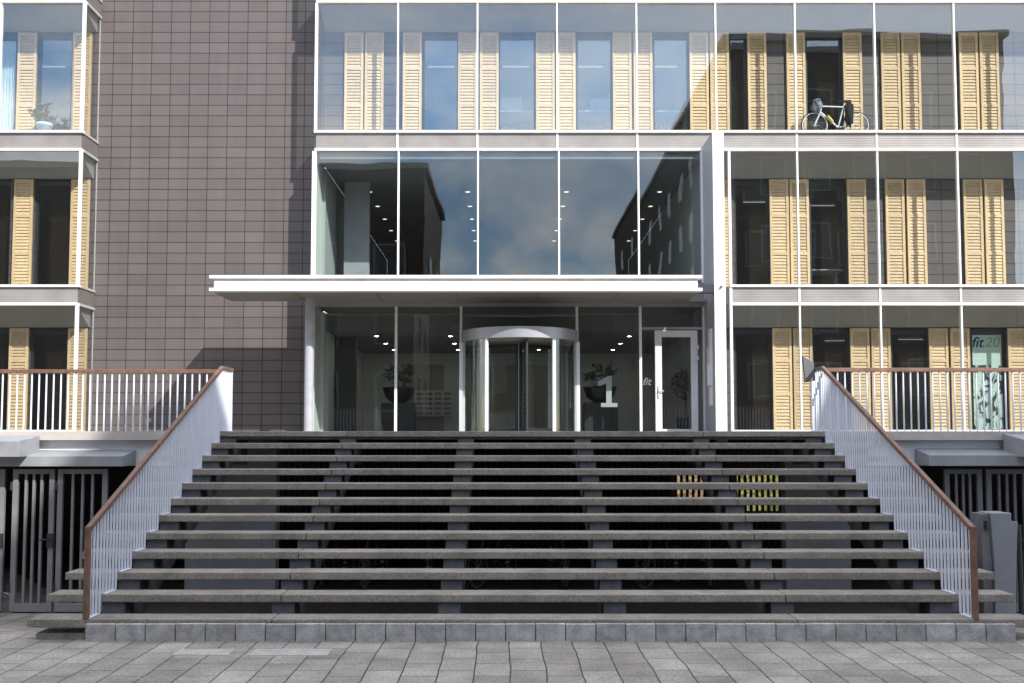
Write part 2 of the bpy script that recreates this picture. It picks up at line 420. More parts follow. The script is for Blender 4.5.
# ---------------- floor slabs, rooms
def room(st, x0, x1, z0, z1, yb, mw, mf, mc):
    part(MB().box(x0, x1, WALLY + WT, yb, z0 - .1, z0), 'floor', mf)
    part(MB().box(x0, x1, WALLY + WT, yb, z1, z1 + .1), 'ceiling', mc)
    part(MB().box(x0, x1, yb, yb + .15, z0 - .1, z1 + .1), 'back_wall', mw)
    part(MB().box(x0 - .1, x0, WALLY + WT, yb + .15, z0 - .1, z1 + .1), 'partition_wall', mw)
    part(MB().box(x1, x1 + .1, WALLY + WT, yb + .15, z0 - .1, z1 + .1), 'partition_wall', mw)
for st in (3, 2, 1):
    zt, zf = STOREYS[st]; z0, z1 = zf, zt + .12
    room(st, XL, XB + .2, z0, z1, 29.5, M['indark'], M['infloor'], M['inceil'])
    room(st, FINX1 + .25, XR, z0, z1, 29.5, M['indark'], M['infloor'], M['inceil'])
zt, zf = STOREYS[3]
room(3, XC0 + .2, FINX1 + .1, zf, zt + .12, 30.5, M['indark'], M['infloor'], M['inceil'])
# winter garden floors (between outer glass and tile wall)
for z0, z1, x0, x1 in ((R3b[0] + .03, R3[1] - .03, XC0 + .05, XR), (R3b[0] + .03, R3[1] - .03, XL, XB - .05),
                       (R2b[0] + .03, R2[1] - .03, FINX1 + .1, XR), (R2b[0] + .03, R2[1] - .03, XL, XB - .05),
                       (R4b[0] + .03, R4[1] - .03, XC0 + .05, XR), (R4b[0] + .03, R4[1] - .03, XL, XB - .05)):
    part(MB().box(x0, x1, G + .07, WALLY - .003, z0, z1), 'winter_garden_floor', M['soffit'])
# sloping soffits
for st, zr in ((3, R4b[0]), (2, R3b[0]), (1, R2b[0])):
    zt = STOREYS[st][0]
    spans = [(XL, XB - .07)] + ([(XC0 + .06, XR)] if st == 3 else [(FINX1 + .14, XR)])
    for x0, x1 in spans:
        part(MB().extrude_x([(G + .09, zr + .02), (WALLY - .06, zt + .012), (WALLY - .004, zt + .012), (WALLY - .004, zr + .024), (G + .09, zr + .024)], x0, x1), 'soffit', M['soffit'])
part(MB().box(XL - .3, XR + .3, WALLY + .02, 36, TOPZ, TOPZ + .4), 'roof', M['under'])

# ---------------- outer glass skin
def rail(x0, x1, z, y0=G - .065, y1=G + .06, name='rail'):
    return part(MB().box(x0, x1, y0, y1, z[0], z[1]), name, M['white'], bevel=.004)
def spandrel(x0, x1, z0, z1):
    part(MB().box(x0, x1, G - .015, G + .03, z0, z1), 'spandrel_panel', M['spandrel'])
def pane(x0, x1, z0, z1, m='glass_out', Y=G):
    e, e2 = random.uniform(-.008, .008), random.uniform(-.007, .007)
    ya = Y - .006; yb = Y + .006
    part(MB().hexa([(x0, ya, z0), (x1, ya + e, z0), (x1, yb + e, z0), (x0, yb, z0)], [(x0, ya + e2, z1), (x1, ya + e + e2, z1), (x1, yb + e + e2, z1), (x0, yb + e2, z1)]), 'glass_panel', M[m])
def mullion(x, z0, z1, w=.036, y0=G - .05, y1=G + .05, m='white'):
    part(MB().box(x - w/2, x + w/2, y0, y1, z0, z1), 'mullion', M[m])

MUX = [ax(x, 60, G) for x in (398, 477.5, 557, 636.5, 715.5, 795, 874.5, 954, 1033.5)]
MUX += [MUX[-1] + 1.85 * k for k in (1, 2, 3)]
def wing(x0, x1, mus, storey_z, corner_l=False, corner_r=False, post=None):
    z0, z1 = storey_z
    xs = [x0] + [m for m in mus if x0 + .2 < m < x1 - .2] + [x1]
    for a, b in zip(xs, xs[1:]): pane(a + .026, b - .026, z0, z1)
    for m in xs[1:-1]: mullion(m, z0, z1)
def band(x0, x1, mus, lo, hi):
    rail(x0, x1, lo); rail(x0 - .02, x1 + .02, hi, G - .075)
    xs = [x0] + [m for m in mus if x0 + .2 < m < x1 - .2] + [x1]
    for a, b in zip(xs, xs[1:]): spandrel(a + .026, b - .026, lo[1], hi[0])
    for m in xs[1:-1]: mullion(m, lo[1], hi[0], w=.05, y0=G - .03, y1=G + .04, m='mull')
XP = ax(729.3, 200, G)          # left post of the right wing, beside the fin
# top floor, centre and right in one sweep
wing(XC0, XR, MUX, (R3[1], R4b[0])); mullion(XC0 + .01, R3[1], R4b[0], .06); mullion(XR, R3[1], R4b[0])
band(XC0, XR, MUX, R4b, R4)
wing(XC0, XR, MUX, (R4[1], TOPZ)); mullion(XC0 + .01, R4[1], TOPZ, .075)
band(XC0, XR, MUX, R3b, R3)
# middle and ground floor, right wing
wing(XP, XR, MUX, (R2[1], R3b[0])); mullion(XP, LZ, R3b[0], .058)
band(XP, XR, MUX, R2b, R2)
wing(XP, XR, MUX, (LZ + .08, R2b[0])); rail(XP, XR, (LZ, LZ + .08))
# left bay
LMX = sorted([XB - (XB - ax(.5, 60, G)) * k for k in (1, 2, 3)])
for lo, hi in ((R3[1], R4b[0]), (R2[1], R3b[0]), (LZ + .08, R2b[0]), (R4[1], TOPZ)):
    wing(XL, XB, LMX, (lo, hi)); mullion(XB - .01, lo, hi, .055)
    part(MB().box(XB - .006, XB + .006, G + .06, WALLY - .03, lo, hi), 'glass_panel', M['glass_out'])
    part(MB().box(XB - .012, XB + .012, WALLY - .03, WALLY - .003, lo, hi), 'mullion', M['siderail'])
for lo, hi in ((R3b, R3), (R2b, R2), (R4b, R4)):
    band(XL, XB + .02, LMX, lo, hi)
    for z in (lo, hi): part(MB().box(XB - .04, XB + .035, G + .061, WALLY - .003, z[0], z[1]), 'rail', M['siderail'])
    part(MB().box(XB - .015, XB + .012, G + .061, WALLY - .003, lo[1], hi[0]), 'spandrel_panel', M['sidepan'])
rail(XL, XB + .02, (LZ, LZ + .08))
# left return of the central box above and below
for lo, hi in ((R3[1], R4b[0]), (R4[1], TOPZ)):
    part(MB().box(XC0 - .02, XC0 - .008, G + .051, WALLY - .003, lo, hi), 'glass_panel', M['glass_side'])
for lo, hi in ((R3b, R3), (R4b, R4)):
    part(MB().box(XC0 - .03, XC0 + .03, G + .062, WALLY - .003, lo[0], hi[1]), 'spandrel_panel', M['spandrel'])
part(MB().box(XC0 - .03, XC0 + .02, G + .062, WALLY + .3, LZ, R3b[0] - .004), 'side_panel', M['inwall2'])
# ---------------- central first floor glass (big panes) and entrance glass
CAN_T = az(275, 21.2)
zc0 = az(300, G)
XF = ax(701, 150, G)          # right end of the central glass
ent = [ax(x, 215, G) for x in (398.5, 478, 559, 638.5)]
xs = [XC0 + .02] + ent + [XF]
zmid = az(283, G)
for a, b in zip(xs, xs[1:]): pane(a + .03, b - .026, zmid, R3b[0], 'glass_lob')
for m in ent: mullion(m, zmid, R3b[0], .04)
part(MB().box(XC0 - .055, XC0 + .045, G - .05, G + .05, LZ, R3b[0] - .003), 'mullion', M['white'])
mullion(XF, zmid, R3b[0], .05, m='mull')
HR = (az(306.8, G), az(302, G))
part(MB().box(XC0 + .045, XF + .03, G - .05, G + .05, HR[0], HR[1]), 'rail', M['alu'])
part(MB().box(XC0 + .046, XF + .03, G - .02, G + .02, HR[1] + .002, zmid), 'spandrel_panel', M['under'])
emu = [ax(x, 370, G) for x in (396, 461, 577, 640.5)]
DX0, DX1 = ax(655, 380, G), ax(697.5, 380, G)
zt_d = az(328.5, G)
pane(XC0 + .05, emu[0] - .028, LZ, HR[0], 'glass_lob'); pane(emu[0] + .028, emu[1] - .028, LZ, HR[0], 'glass_lob')
pane(emu[1] + .028, emu[2] - .028, LZ + 2.3, HR[0], 'glass_lob')
pane(emu[2] + .028, emu[3] - .028, LZ, HR[0], 'glass_lob')
pane(emu[3] + .028, DX1 + .01, zt_d + .03, HR[0], 'glass_lob'); pane(emu[3] + .028, DX0 - .002, LZ, zt_d - .03, 'glass_lob')
for m in emu: mullion(m, LZ, HR[0], .058)
part(MB().box(XF - .02, XF + .05, G - .05, G + .05, LZ, HR[0] - .002), 'mullion', M['mull'])
part(MB().box(emu[3] + .03, XF - .021, G - .05, G + .05, zt_d - .03, zt_d + .03), 'rail', M['alu'])
# swing door
d = MB(); t = .155
d.box(DX0, DX0 + t, G - .06, G + .03, LZ + .01, zt_d - .05).box(DX1 - t, DX1, G - .06, G + .03, LZ + .01, zt_d - .05)
d.box(DX0 + t, DX1 - t, G - .06, G + .03, zt_d - .05 - t, zt_d - .05).box(DX0 + t, DX1 - t, G - .06, G + .03, LZ + .01, LZ + .1)
door = part(d, 'entrance_door', M['mull'], bevel=.006)
MB().box(DX0 + t, DX1 - t, G - .012, G, LZ + .1, zt_d - .05 - t).build('pane', M['glass_lob'], door)
MB().box(DX0 + .05, DX0 + .09, G - .085, G - .062, LZ + .82, LZ + 1.1).tube((DX0 + .07, G - .11, LZ + .98), (DX0 + .19, G - .11, LZ + .98), .012).tube((DX0 + .07, G - .11, LZ + .98), (DX0 + .07, G - .06, LZ + .98), .012).build('handle', M['rim'], door)
for zz in (LZ + 1.95, LZ + 1.7): MB().box(DX1 - .09, DX1 + .02, G - .10, G - .062, zz, zz + .1).build('hinge', M['rim'], door)

# ---------------- revolving door
RC = (ax(519.5, 380, G), G); RR = 1.36
rz0, rz1 = az(337, G - RR), az(326, G - RR)
ring = MB().arcwall(RC[0], RC[1], RR - .16, RR, 0, 2 * pi, rz0, rz1, n=56)
rd = part(ring, 'revolving_door', M['alu'])
MB().lathe((RC[0], RC[1], 0), [(0, rz0 + .02), (RR - .161, rz0 + .02), (RR - .161, rz0 + .06), (0, rz0 + .06)], 40).build('drum_ceiling', M['under'], rd)
MB().lathe((RC[0], RC[1], 0), [(0, rz1 - .03), (RR - .161, rz1 - .03), (RR - .161, rz1 - .002), (0, rz1 - .002)], 40).build('drum_roof', M['alu'], rd)
def pol(a, r): return RC[0] + r * cos(a), RC[1] + r * sin(a)
PA = 55
for sgn in (0, 1):
    for (a0, a1) in ((180, 180 + PA), (180 - PA, 180)):
        if sgn: a0, a1 = 180 - a1, 180 - a0
        MB().arcwall(RC[0], RC[1], RR - .05, RR - .038, radians(a0 + 1.5), radians(a1 - 1.5), LZ + .02, rz0, n=12).build('curved_glass', M['glass_lob'], rd)
    for a in (180 - PA, 180, 180 + PA):
        aa = radians(180 - a if sgn else a); x, y = pol(aa, RR - .05)
        MB().tube((x, y, LZ), (x, y, rz0), .045, n=12).build('post', M['white'] if a == 180 + PA else M['mull'], rd)
for sgn in (-1, 1):
    x = RC[0] + sgn * (RR + .0); part(MB().box(x - .04, x + .04, G - .14, G - .052, LZ, rz0), 'mullion', M['mull'])
MB().tube((RC[0], RC[1], LZ), (RC[0], RC[1], rz0), .035).build('shaft', M['alu'], rd)
for k in range(3):
    a = radians(37 + 120 * k); ux, uy = cos(a), sin(a); lf = MB(); r0, r1 = .05, RR - .12
    def lbar(ra, rb, za, zb_, th=.02):
        p = [(RC[0] + ux * ra - uy * th, RC[1] + uy * ra + ux * th), (RC[0] + ux * rb - uy * th, RC[1] + uy * rb + ux * th),
             (RC[0] + ux * rb + uy * th, RC[1] + uy * rb - ux * th), (RC[0] + ux * ra + uy * th, RC[1] + uy * ra - ux * th)]
        return [(x, y, za) for x, y in p], [(x, y, zb_) for x, y in p]
    lf.hexa(*lbar(r0, r0 + .05, LZ + .02, rz0 - .02)).hexa(*lbar(r1 - .07, r1, LZ + .02, rz0 - .02))
    lf.hexa(*lbar(r0 + .05, r1 - .07, rz0 - .1, rz0 - .02)).hexa(*lbar(r0 + .05, r1 - .07, LZ + .02, LZ + .12))
    lf.build('leaf', M['dark'], rd)
    MB().hexa(*lbar(r0 + .05, r1 - .07, LZ + .12, rz0 - .1, .005)).build('leaf_glass', M['glass_lob'], rd)

# ---------------- canopy, column, fin
CF, CB = 21.2, 22.9
cx0, cx1 = ax(209, 283, CF), ax(702.5, 283, CF)
zt1, zt0, zb1, zb0 = az(275, CF), az(278.3, CF), az(287.8, CF), az(291, CF)
cn = MB()
cn.box(cx0, cx1, CF, CF + .22, zt0, zt1).box(cx0, cx1, CF, CF + .22, zb0, zb1).box(cx0 + .09, cx1 - .09, CF + .06, CF + .10, zb1, zt0)
cn.box(cx0 + .09, cx0 + .13, CF + .10, CB, zb1, zt0).box(cx1 - .13, cx1 - .09, CF + .10, CB, zb1, zt0)
can = part(cn, 'canopy', M['fascia'], bevel=.004)
MB().box(cx0 + .02, cx1 - .02, CF + .222, CB, zb0 + .01, zb1 - .002).build('canopy_soffit', M['under'], can)
MB().box(cx0 + .02, cx1 - .02, CF + .222, CB, zt0 + .002, zt1 - .01).build('canopy_roof', M['zinc'], can)
MB().box(XC0, XF + .05, CB + .001, G - .052, zb0 + .012, zb1 - .002).build('canopy_soffit', M['under'], can)
for k in range(1, 6):
    x = cx0 + (cx1 - cx0) * k / 6; MB().box(x - .006, x + .006, CF + .23, CB - .02, zb0 + .004, zb0 + .0095).build('panel_joint', M['dark'], can)
colx = ax(309, 380, 22.4)
part(MB().tube((colx, 22.4, LZ), (colx, 22.4, zb0 + .008), .104, n=24), 'column', M['colm'])
MB_f = MB(); fz = az(131.6, 22.1)
fin = part(MB_f.box(FINX0 + .0, FINX1, 22.14, WALLY + .3, LZ - .2, fz), 'fin_wall', M['fin'])
MB().box(FINX0 - .002, FINX1 + .002, 22.10, 22.14, LZ - .2, fz + .002).build('fin_facing', M['white'], fin, bevel=.003)
zj = az(233, 22.1)
MB().box(FINX0 - .003, FINX1 + .003, 22.098, 22.103, zj, zj + .012).build('facing_joint', M['mull'], fin)
xa, za = at(721, 287, 22.1); MB().tube((xa, 22.05, za), (xa, 22.11, za), .03).build('camera_eye', M['hand'], fin)
part(MB().box(cx1 - .02, FINX0 - .003, 22.12, 22.3, az(293, 22.2), az(285, 22.2)), 'bracket', M['dark'])
ip = MB(); fx = FINX0
ip.box(fx - .05, fx - .002, 22.36, 22.62, LZ + 1.95, LZ + 2.35).box(fx - .07, fx - .002, 22.34, 22.66, LZ + 1.05, LZ + 1.945).box(fx - .05, fx - .002, 22.36, 22.62, LZ + .62, LZ + 1.045).box(fx - .11, fx - .071, 22.36, 22.5, LZ + 1.08, LZ + 1.55)
part(ip, 'intercom_panel', M['mull'], bevel=.008)

# ---------------- lobby shell
LX0, LX1 = XC0 + .1, FINX0 - .05
c2 = az(191.5, 26.5); f2 = az(292, G)
part(MB().box(LX0, LX1, G + .06, 37, f2 - .35, f2), 'floor', M['infloor'])
part(MB().box(LX0, LX1, G + .06, 37, c2, R3[1] - .05), 'ceiling', M['inceil'])
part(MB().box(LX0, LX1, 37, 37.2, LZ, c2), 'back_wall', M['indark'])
part(MB().box(LX0 - .1, LX0 - .002, G + .9, 37, f2, c2), 'partition_wall', M['inwall'])
part(MB().box(LX1 + .002, LX1 + .1, WALLY + .31, 37, LZ, c2), 'partition_wall', M['inwall'])
part(MB().box(LX0 - .1, LX0 - .002, G + .9, 32, LZ, f2 - .36), 'partition_wall', M['inwall2'])
part(MB().box(LX0 + .25, LX0 + .9, G + 2.2, G + 2.35, f2, c2), 'partition_wall', M['abut'])
part(MB().box(LX0, LX1, 31, 31.2, LZ, f2 - .352), 'back_wall', M['inwall2'])
part(MB().box(LX0, LX1, G + 1.2, 31, f2 - .8, f2 - .36), 'ceiling', M['inceil'])
part(MB().box(LX0, LX1, G + .902, 31, LZ - .12, LZ), 'floor', M['palefloor'])
for x0, x1 in ((-3.2, -1.9), (-.75, 1.35)):
    part(MB().box(x0, x1, 30.94, 30.998, LZ, LZ + 2.15), 'interior_door', M['door_in'])
part(MB().box(LX0 + .02, LX0 + .55, 25.7, 25.9, LZ, f2 - .82), 'partition_wall', M['dark'])

# landing deck (part of the building) with its stone edge
LY = 14.47
part(MB().box(-19, XR, LY + .1, G + .9, LZ - .12, LZ), 'entrance_deck', M['concrete'])
part(MB().box(-19, -4.76, LY, LY + .098, EYE - .045, LZ), 'deck_edge', M['plinth'])
part(MB().box(5.29, XR, LY, LY + .098, EYE - .045, LZ), 'deck_edge', M['plinth'])
part(MB().box(-19, -4.9, LY + .13, LY + .3, EYE - .42, EYE - .05), 'garage_lintel', M['whitewall'])
part(MB().box(5.3, XR, LY + .13, LY + .3, EYE - .42, EYE - .05), 'garage_lintel', M['whitewall'])

# ------------------------------------------------------------------ desks, lights, items behind the glass
def disc_light(x, y, z):
    t = thing('ceiling_downlight', 'small round lit downlight in the dark lobby ceiling', 'ceiling light', (x, y, z), 'lit downlights in the first floor lobby ceiling')
    MB().lathe((x, y, z), [(.0, -.012), (.062, -.012)], 20).build('diffuser', M['lamp'], t)
    MB().torus((x, y, z - .008), (0, 0, 1), .072, .009, 24, 6).build('trim_ring', M['white'], t)
for X in (-3.63, -1.0, 1.65, 4.15):
    for k in range(5): disc_light(X, 26.5 + 1.68 * k, c2)

for X in (-3.3, -1.4, 1.0, 3.2):  # lamps added to raise the light level in the ground floor lobby
    for Yd in (25.6, 27.6, 29.6):
        zc = f2 - .8
        t = thing('ceiling_downlight', 'round downlight added to brighten the ground floor lobby', 'ceiling light', (X, Yd, zc), 'downlights added to brighten the ground floor lobby')
        MB().lathe((X, Yd, zc), [(.0, -.012), (.055, -.012)], 20).build('diffuser', M['lobbyfill'], t)
        MB().torus((X, Yd, zc - .008), (0, 0, 1), .065, .009, 24, 6).build('trim_ring', M['white'], t)

def desk(x, y, z, w, label):
    t = thing('desk', label, 'desk', (x, y, z), 'white desks behind the upper windows')
    MB().box(x - w/2, x + w/2, y - .4, y + .4, z + .72, z + .75).build('desk_top', M['white'], t)
    for s in (-1, 1):
        lg = MB().box(x + s * (w/2 - .12) - .03, x + s * (w/2 - .12) + .03, y - .04, y + .04, z + .05, z + .72).box(x + s * (w/2 - .12) - .03, x + s * (w/2 - .12) + .03, y - .35, y + .35, z + .0, z + .05)
        lg.build('leg', M['white'], t)
    return t
def monitor(x, y, z, label):
    t = thing('computer_monitor', label, 'monitor', (x, y, z))
    MB().box(x - .28, x + .28, y, y + .03, z + .12, z + .48).build('screen', M['mull'], t, bevel=.005)
    MB().box(x - .02, x + .02, y + .03, y + .05, z + .02, z + .3).box(x - .12, x + .12, y - .08, y + .12, z, z + .02).build('stand', M['white'], t)
zf3, zf2 = STOREYS[3][1], STOREYS[2][1]
zd = .62
desk(xw(517, 3), 25.2, zf3 + zd - .2, 1.3, 'white desk behind the second tall window from the left over the canopy')
desk(xw(596, 3), 25.2, zf3 + zd - .2, 1.3, 'white desk behind the third tall window from the left over the canopy')
desk(xw(672, 3), 25.2, zf3 + zd - .2, 1.2, 'white desk behind the fourth tall window over the canopy')
desk(xw(828, 2), 25.0, zf2 + .02, 1.1, 'white pedestal desk in the dark middle floor window right of the fin')
monitor(xw(511, 3), 25.3, zf3 + zd + .56, 'pale computer monitor on the desk in the second window over the canopy')
monitor(xw(606, 3), 25.3, zf3 + zd + .56, 'pale computer monitor on the desk in the third window over the canopy')

def strip(x, y, z, label, l=.75):
    t = thing('strip_light', label, 'ceiling light', (x, y, z))
    MB().box(x - l/2, x + l/2, y - .05, y + .05, z - .06, z - .003).build('housing', M['white'], t)
    MB().box(x - l/2 + .03, x + l/2 - .03, y - .035, y + .035, z - .075, z - .061).build('tube', M['strip'], t)
for px_, y_, st_, lab in ((838, 28, 1, 'lit strip light in the second ground floor window right of the fin'), (912, 27.6, 1, 'lit strip light in the ground floor window left of the poster window'),
                          (757, 26.8, 2, 'lit strip light in the first middle floor window right of the fin'), (822, 27.2, 2, 'lit strip light in the second middle floor window right of the fin'),
                          (441, 26.6, 3, 'lit strip light in the first tall window over the canopy'), (516, 26.6, 3, 'lit strip light in the second tall window over the canopy'),
                          (590, 26.6, 3, 'lit strip light in the third tall window over the canopy'), (664, 26.6, 3, 'lit strip light in the fourth tall window over the canopy'), (52, 26.6, 3, 'lit strip light in the top window behind the potted plant')):
    strip(ax(px_, ym(st_), y_), y_, STOREYS[st_][0] + .12, lab)
# curtain in the far left top window
cu = MB(); xa, xb = xw(-20, 3), xw(13, 3); n = 60; vs = []; fs = []
for i in range(n + 1):
    x = xa + (xb - xa) * i / n; y = 24.42 + .035 * sin(i * 1.15) + .012 * sin(i * 2.7)
    vs += [(x, y, zf3 + .05), (x, y, STOREYS[3][0] - .05), (x, y + .006, STOREYS[3][0] - .05), (x, y + .006, zf3 + .05)]
for i in range(n):
    a = 4 * i; fs += [(a, a + 4, a + 5, a + 1), (a + 2, a + 6, a + 7, a + 3)]
cu.add(vs, fs, True)
tag(cu.build('curtain', M['curtain']), 'white pleated curtain behind the far left top floor window', 'curtain')

# leaf cloud helper
def leaves(mb, c, rx, ry, rz, n, size, up=.2, rnd=random):
    for _ in range(n):
        while True:
            p = Vector((rnd.uniform(-1, 1), rnd.uniform(-1, 1), rnd.uniform(-1, 1)))
            if p.length < 1: break
        q = Vector((c[0] + p.x * rx, c[1] + p.y * ry, c[2] + p.z * rz))
        d = Vector((p.x + rnd.uniform(-.5, .5), p.y + rnd.uniform(-.5, .5), p.z * .4 + up + rnd.uniform(-.5, .5))).normalized()
        s = d.cross(Vector((rnd.uniform(-1, 1), rnd.uniform(-1, 1), 1))).normalized(); l = size * rnd.uniform(.6, 1.3)
        mb.add([q - d * l * .5, q + s * l * .22 + d * l * .05, q + d * l * .55, q - s * l * .22 + d * l * .05], [(0, 1, 2, 3)])

# potted plant on the left bay ledge
PX, PY, PZ = ax(44.5, 130, 23.7), 23.7, R3[1] - .03
pt = thing('potted_plant', 'leafy plant in a pale blue pot on the top floor ledge of the left bay', 'potted plant', (PX, PY, PZ))
MB().lathe((PX, PY, PZ), [(0, 0), (.13, 0), (.175, .26), (.19, .265), (.195, .33), (.17, .33), (.16, .28), (0, .27)], 28).build('pot', M['potblue'], pt)
st = MB(); lf = MB()
for k in range(8):
    a = k * 2.4; e = Vector((cos(a) * random.uniform(.1, .36), sin(a) * .12, random.uniform(.45, .78)))
    if k == 0: e = Vector((-.02, 0, .84))
    b = Vector((PX, PY, PZ + .27)); tp = Vector((PX, PY, PZ)) + e
    st.tube(b, (b + tp) / 2 + Vector((0, 0, .06)), .008, .006, 6).tube((b + tp) / 2 + Vector((0, 0, .06)), tp, .006, .004, 6)
    leaves(lf, tp - Vector((0, 0, .05)), .13, .10, .08, 20, .14)
st.build('stem', M['leafdark'], pt); lf.build('foliage', M['leaf'], pt)

# ------------------------------------------------------------------ bicycles
def make_bike(label, frame_m, rim_m, group=None, X=0, Y=0, Z=0):
    """faces -x; wheel radius .335"""
    r = .335; wb = .50
    t = thing('bicycle', label, 'bicycle', (0, 0, 0), group)
    for x in (-wb, wb):
        w = MB().torus((x, 0, r), (0, 1, 0), r - .014, .014, 40, 8).build('wheel', M['tyre'], t)
        MB().torus((x, 0, r), (0, 1, 0), r - .036, .012, 40, 6).build('rim', rim_m, w)
        sp = MB()
        for k in range(18):
            a = 2 * pi * k / 18; sp.tube((x, .02 * (-1) ** k, r), (x + (r - .04) * cos(a), 0, r + (r - .04) * sin(a)), .0018, n=4, caps=False)
        sp.tube((x, -.035, r), (x, .035, r), .022).build('spokes', M['rim'], w)
    bb = (.06, 0, .28); seat = (.20, 0, .78); head = (-.33, 0, .80); headb = (-.365, 0, .66)
    f = MB()
    f.tube(bb, seat, .017).tube(seat, head, .017).tube(headb, bb, .022).tube(head, headb, .021)
    for s in (-.05, .05): f.tube((bb[0], s * .6, bb[2]), (wb, s, r), .010).tube((seat[0], s * .3, seat[2] - .02), (wb, s, r), .008)
    f.build('frame', frame_m, t)
    fk = MB()
    for s in (-.05, .05): fk.path([(headb[0], s * .6, headb[2]), (-.43, s, .5), (-wb, s, r)], .011)
    fk.build('fork', frame_m, t)
    MB().tube(seat, (.225, 0, .90), .013).build('seat_post', M['rim'], t)
    sd = MB().hexa([(.09, -.02, .90), (.36, -.075, .90), (.36, .075, .90), (.09, .02, .90)], [(.08, -.018, .93), (.37, -.07, .945), (.37, .07, .945), (.08, .018, .93)])
    sd.build('saddle', M['black'], t, bevel=.01)
    hb = MB().tube(head, (-.345, 0, .87), .014).tube((-.345, 0, .87), (-.43, 0, .89), .014).tube((-.43, -.21, .89), (-.43, .21, .89), .013)
    for s in (-.21, .21): hb.path([(-.43, s, .89), (-.52, s, .88), (-.545, s, .82), (-.50, s, .76), (-.44, s, .75)], .013)
    hb.build('handlebar', M['black'], t)
    cr = MB().torus((.06, -.05, .28), (0, 1, 0), .09, .006, 28, 6).tube((.06, -.06, .28), (.06 + .12, -.06, .28 - .12), .010).tube((.06, .06, .28), (.06 - .12, .06, .28 + .12), .010)
    cr.box(.13, .23, -.15, -.07, .15, .17).box(-.11, -.01, .07, .15, .39, .41).build('crank', M['black'], t)
    t.location = (X, Y, Z)
    return t
BX, BY = ax(835.5, 125, 23.7), 23.7
BZ = R3[1] - .03 - .04
bike = make_bike('white road bicycle leaning behind the top floor glass above the fin', M['bikewhite'], M['bikewhite'], None, BX, BY, BZ)
bike.rotation_euler = (0, 0, 0)
bt = thing('water_bottle', 'yellow drinking bottle on the white bicycle frame', 'bottle', (BX, BY, BZ))
MB().tube((-.20, -.045, .545), (-.08, -.045, .40), .035, n=14).build('bottle_body', M['yellow'], bt)
MB().tube((-.20, -.045, .545), (-.225, -.045, .575), .02, n=10).build('bottle_cap', M['black'], bt)
for o in kids(bt): o.matrix_parent_inverse = Matrix.Identity(4)
def blob(name, m, c, r, sub=3, amp=.25, seed=1, fold=6.0):
    bm = bmesh.new(); bmesh.ops.create_icosphere(bm, subdivisions=sub, radius=1)
    from mathutils import noise
    for v in bm.verts:
        k = 1 + amp * noise.noise(v.co * 2.1 + Vector((seed, 0, 0))) + amp * .4 * sin(v.co.x * fold + v.co.z * fold * .7 + seed)
        v.co = Vector((v.co.x * r[0], v.co.y * r[1], v.co.z * r[2])) * k + Vector(c)
    me = bpy.data.meshes.new(name); bm.to_mesh(me); bm.free(); me.materials.append(m)
    for p in me.polygons: p.use_smooth = True
    o = bpy.data.objects.new(name, me); C.objects.link(o); return o
tag(blob('handlebar_bag', M['greycloth'], (BX - .45, BY - .05, BZ + .80), (.115, .10, .17), seed=2), 'crumpled grey bag hanging on the white bicycle handlebar', 'bag')
jk = blob('jacket', M['blackcloth'], (BX + .31, BY - .06, BZ + .58), (.10, .08, .31), seed=5, amp=.45, fold=8)
tag(jk, 'black jacket hung over the white bicycle saddle', 'jacket')

# ------------------------------------------------------------------ ground lobby items
def planter(px, Y, label, plant_label):
    x = ax(px, 400, Y)
    pd = MB().box(x - .42, x + .42, Y - .3, Y + .3, LZ, LZ + .78).build('pedestal', M['dark'], bevel=.01)
    tag(pd, label, 'pedestal')
    t = thing('bowl_planter', plant_label, 'planter', (x, Y, LZ + .78))
    MB().lathe((x, Y, LZ + .78), [(0, 0), (.16, .0), (.34, .14), (.42, .36), (.43, .40), (.39, .40), (.33, .34), (0, .33)], 28).build('bowl', M['black'], t)
    l = MB(); s = MB()
    for k in range(9):
        a = k * 2.4; tp = Vector((x + .3 * cos(a), Y + .25 * sin(a), LZ + 1.18 + random.uniform(.2, .5))); s.tube((x + .08 * cos(a), Y + .08 * sin(a), LZ + 1.1), tp, .008, .004, 6)
        leaves(l, tp, .14, .12, .12, 14, .18)
    s.build('stem', M['leafdark'], t); l.build('foliage', M['leaf'], t)
planter(399, 25.6, 'dark plinth under the bowl planter left of the revolving door', 'dark bowl planter with a sparse plant left of the revolving door')
planter(600, 25.2, 'dark plinth under the bowl planter right of the revolving door', 'dark bowl planter with pale leaves right of the revolving door')
tp = thing('topiary_tree', 'dark ball clipped tree behind the glass swing door', 'potted tree', (ax(686, 400, 25.4), 25.4, LZ))
tx = ax(686, 400, 25.4)
MB().lathe((tx, 25.4, LZ), [(0, 0), (.22, 0), (.27, .42), (.24, .42), (0, .38)], 20).build('pot', M['dark'], tp)
MB().tube((tx, 25.4, LZ + .38), (tx, 25.4, LZ + 1.0), .03, .025).build('trunk', M['hand'], tp)
tl = MB(); leaves(tl, (tx, 25.4, LZ + 1.25), .40, .40, .40, 900, .08); tl.build('crown', M['leafdark'], tp)
mb = MB(); x0, x1 = ax(415, 400, 30.9), ax(452, 400, 30.9)
mbx = thing('letterbox_bank', 'pale bank of letterboxes on the lobby back wall', 'letterboxes', (x0, 30.9, LZ + .8))
mb.box(x0, x1, 30.85, 30.997, LZ + .55, LZ + 1.35).build('cabinet', M['whitewall'], mbx)
sl = MB()
for r in range(5):
    for c in range(4):
        xx = x0 + (x1 - x0) * (c + .12) / 4; sl.box(xx, xx + (x1 - x0) * .19, 30.835, 30.849, LZ + .6 + r * .15, LZ + .69 + r * .15)
sl.build('flap', M['gate'], mbx)
sg = MB()
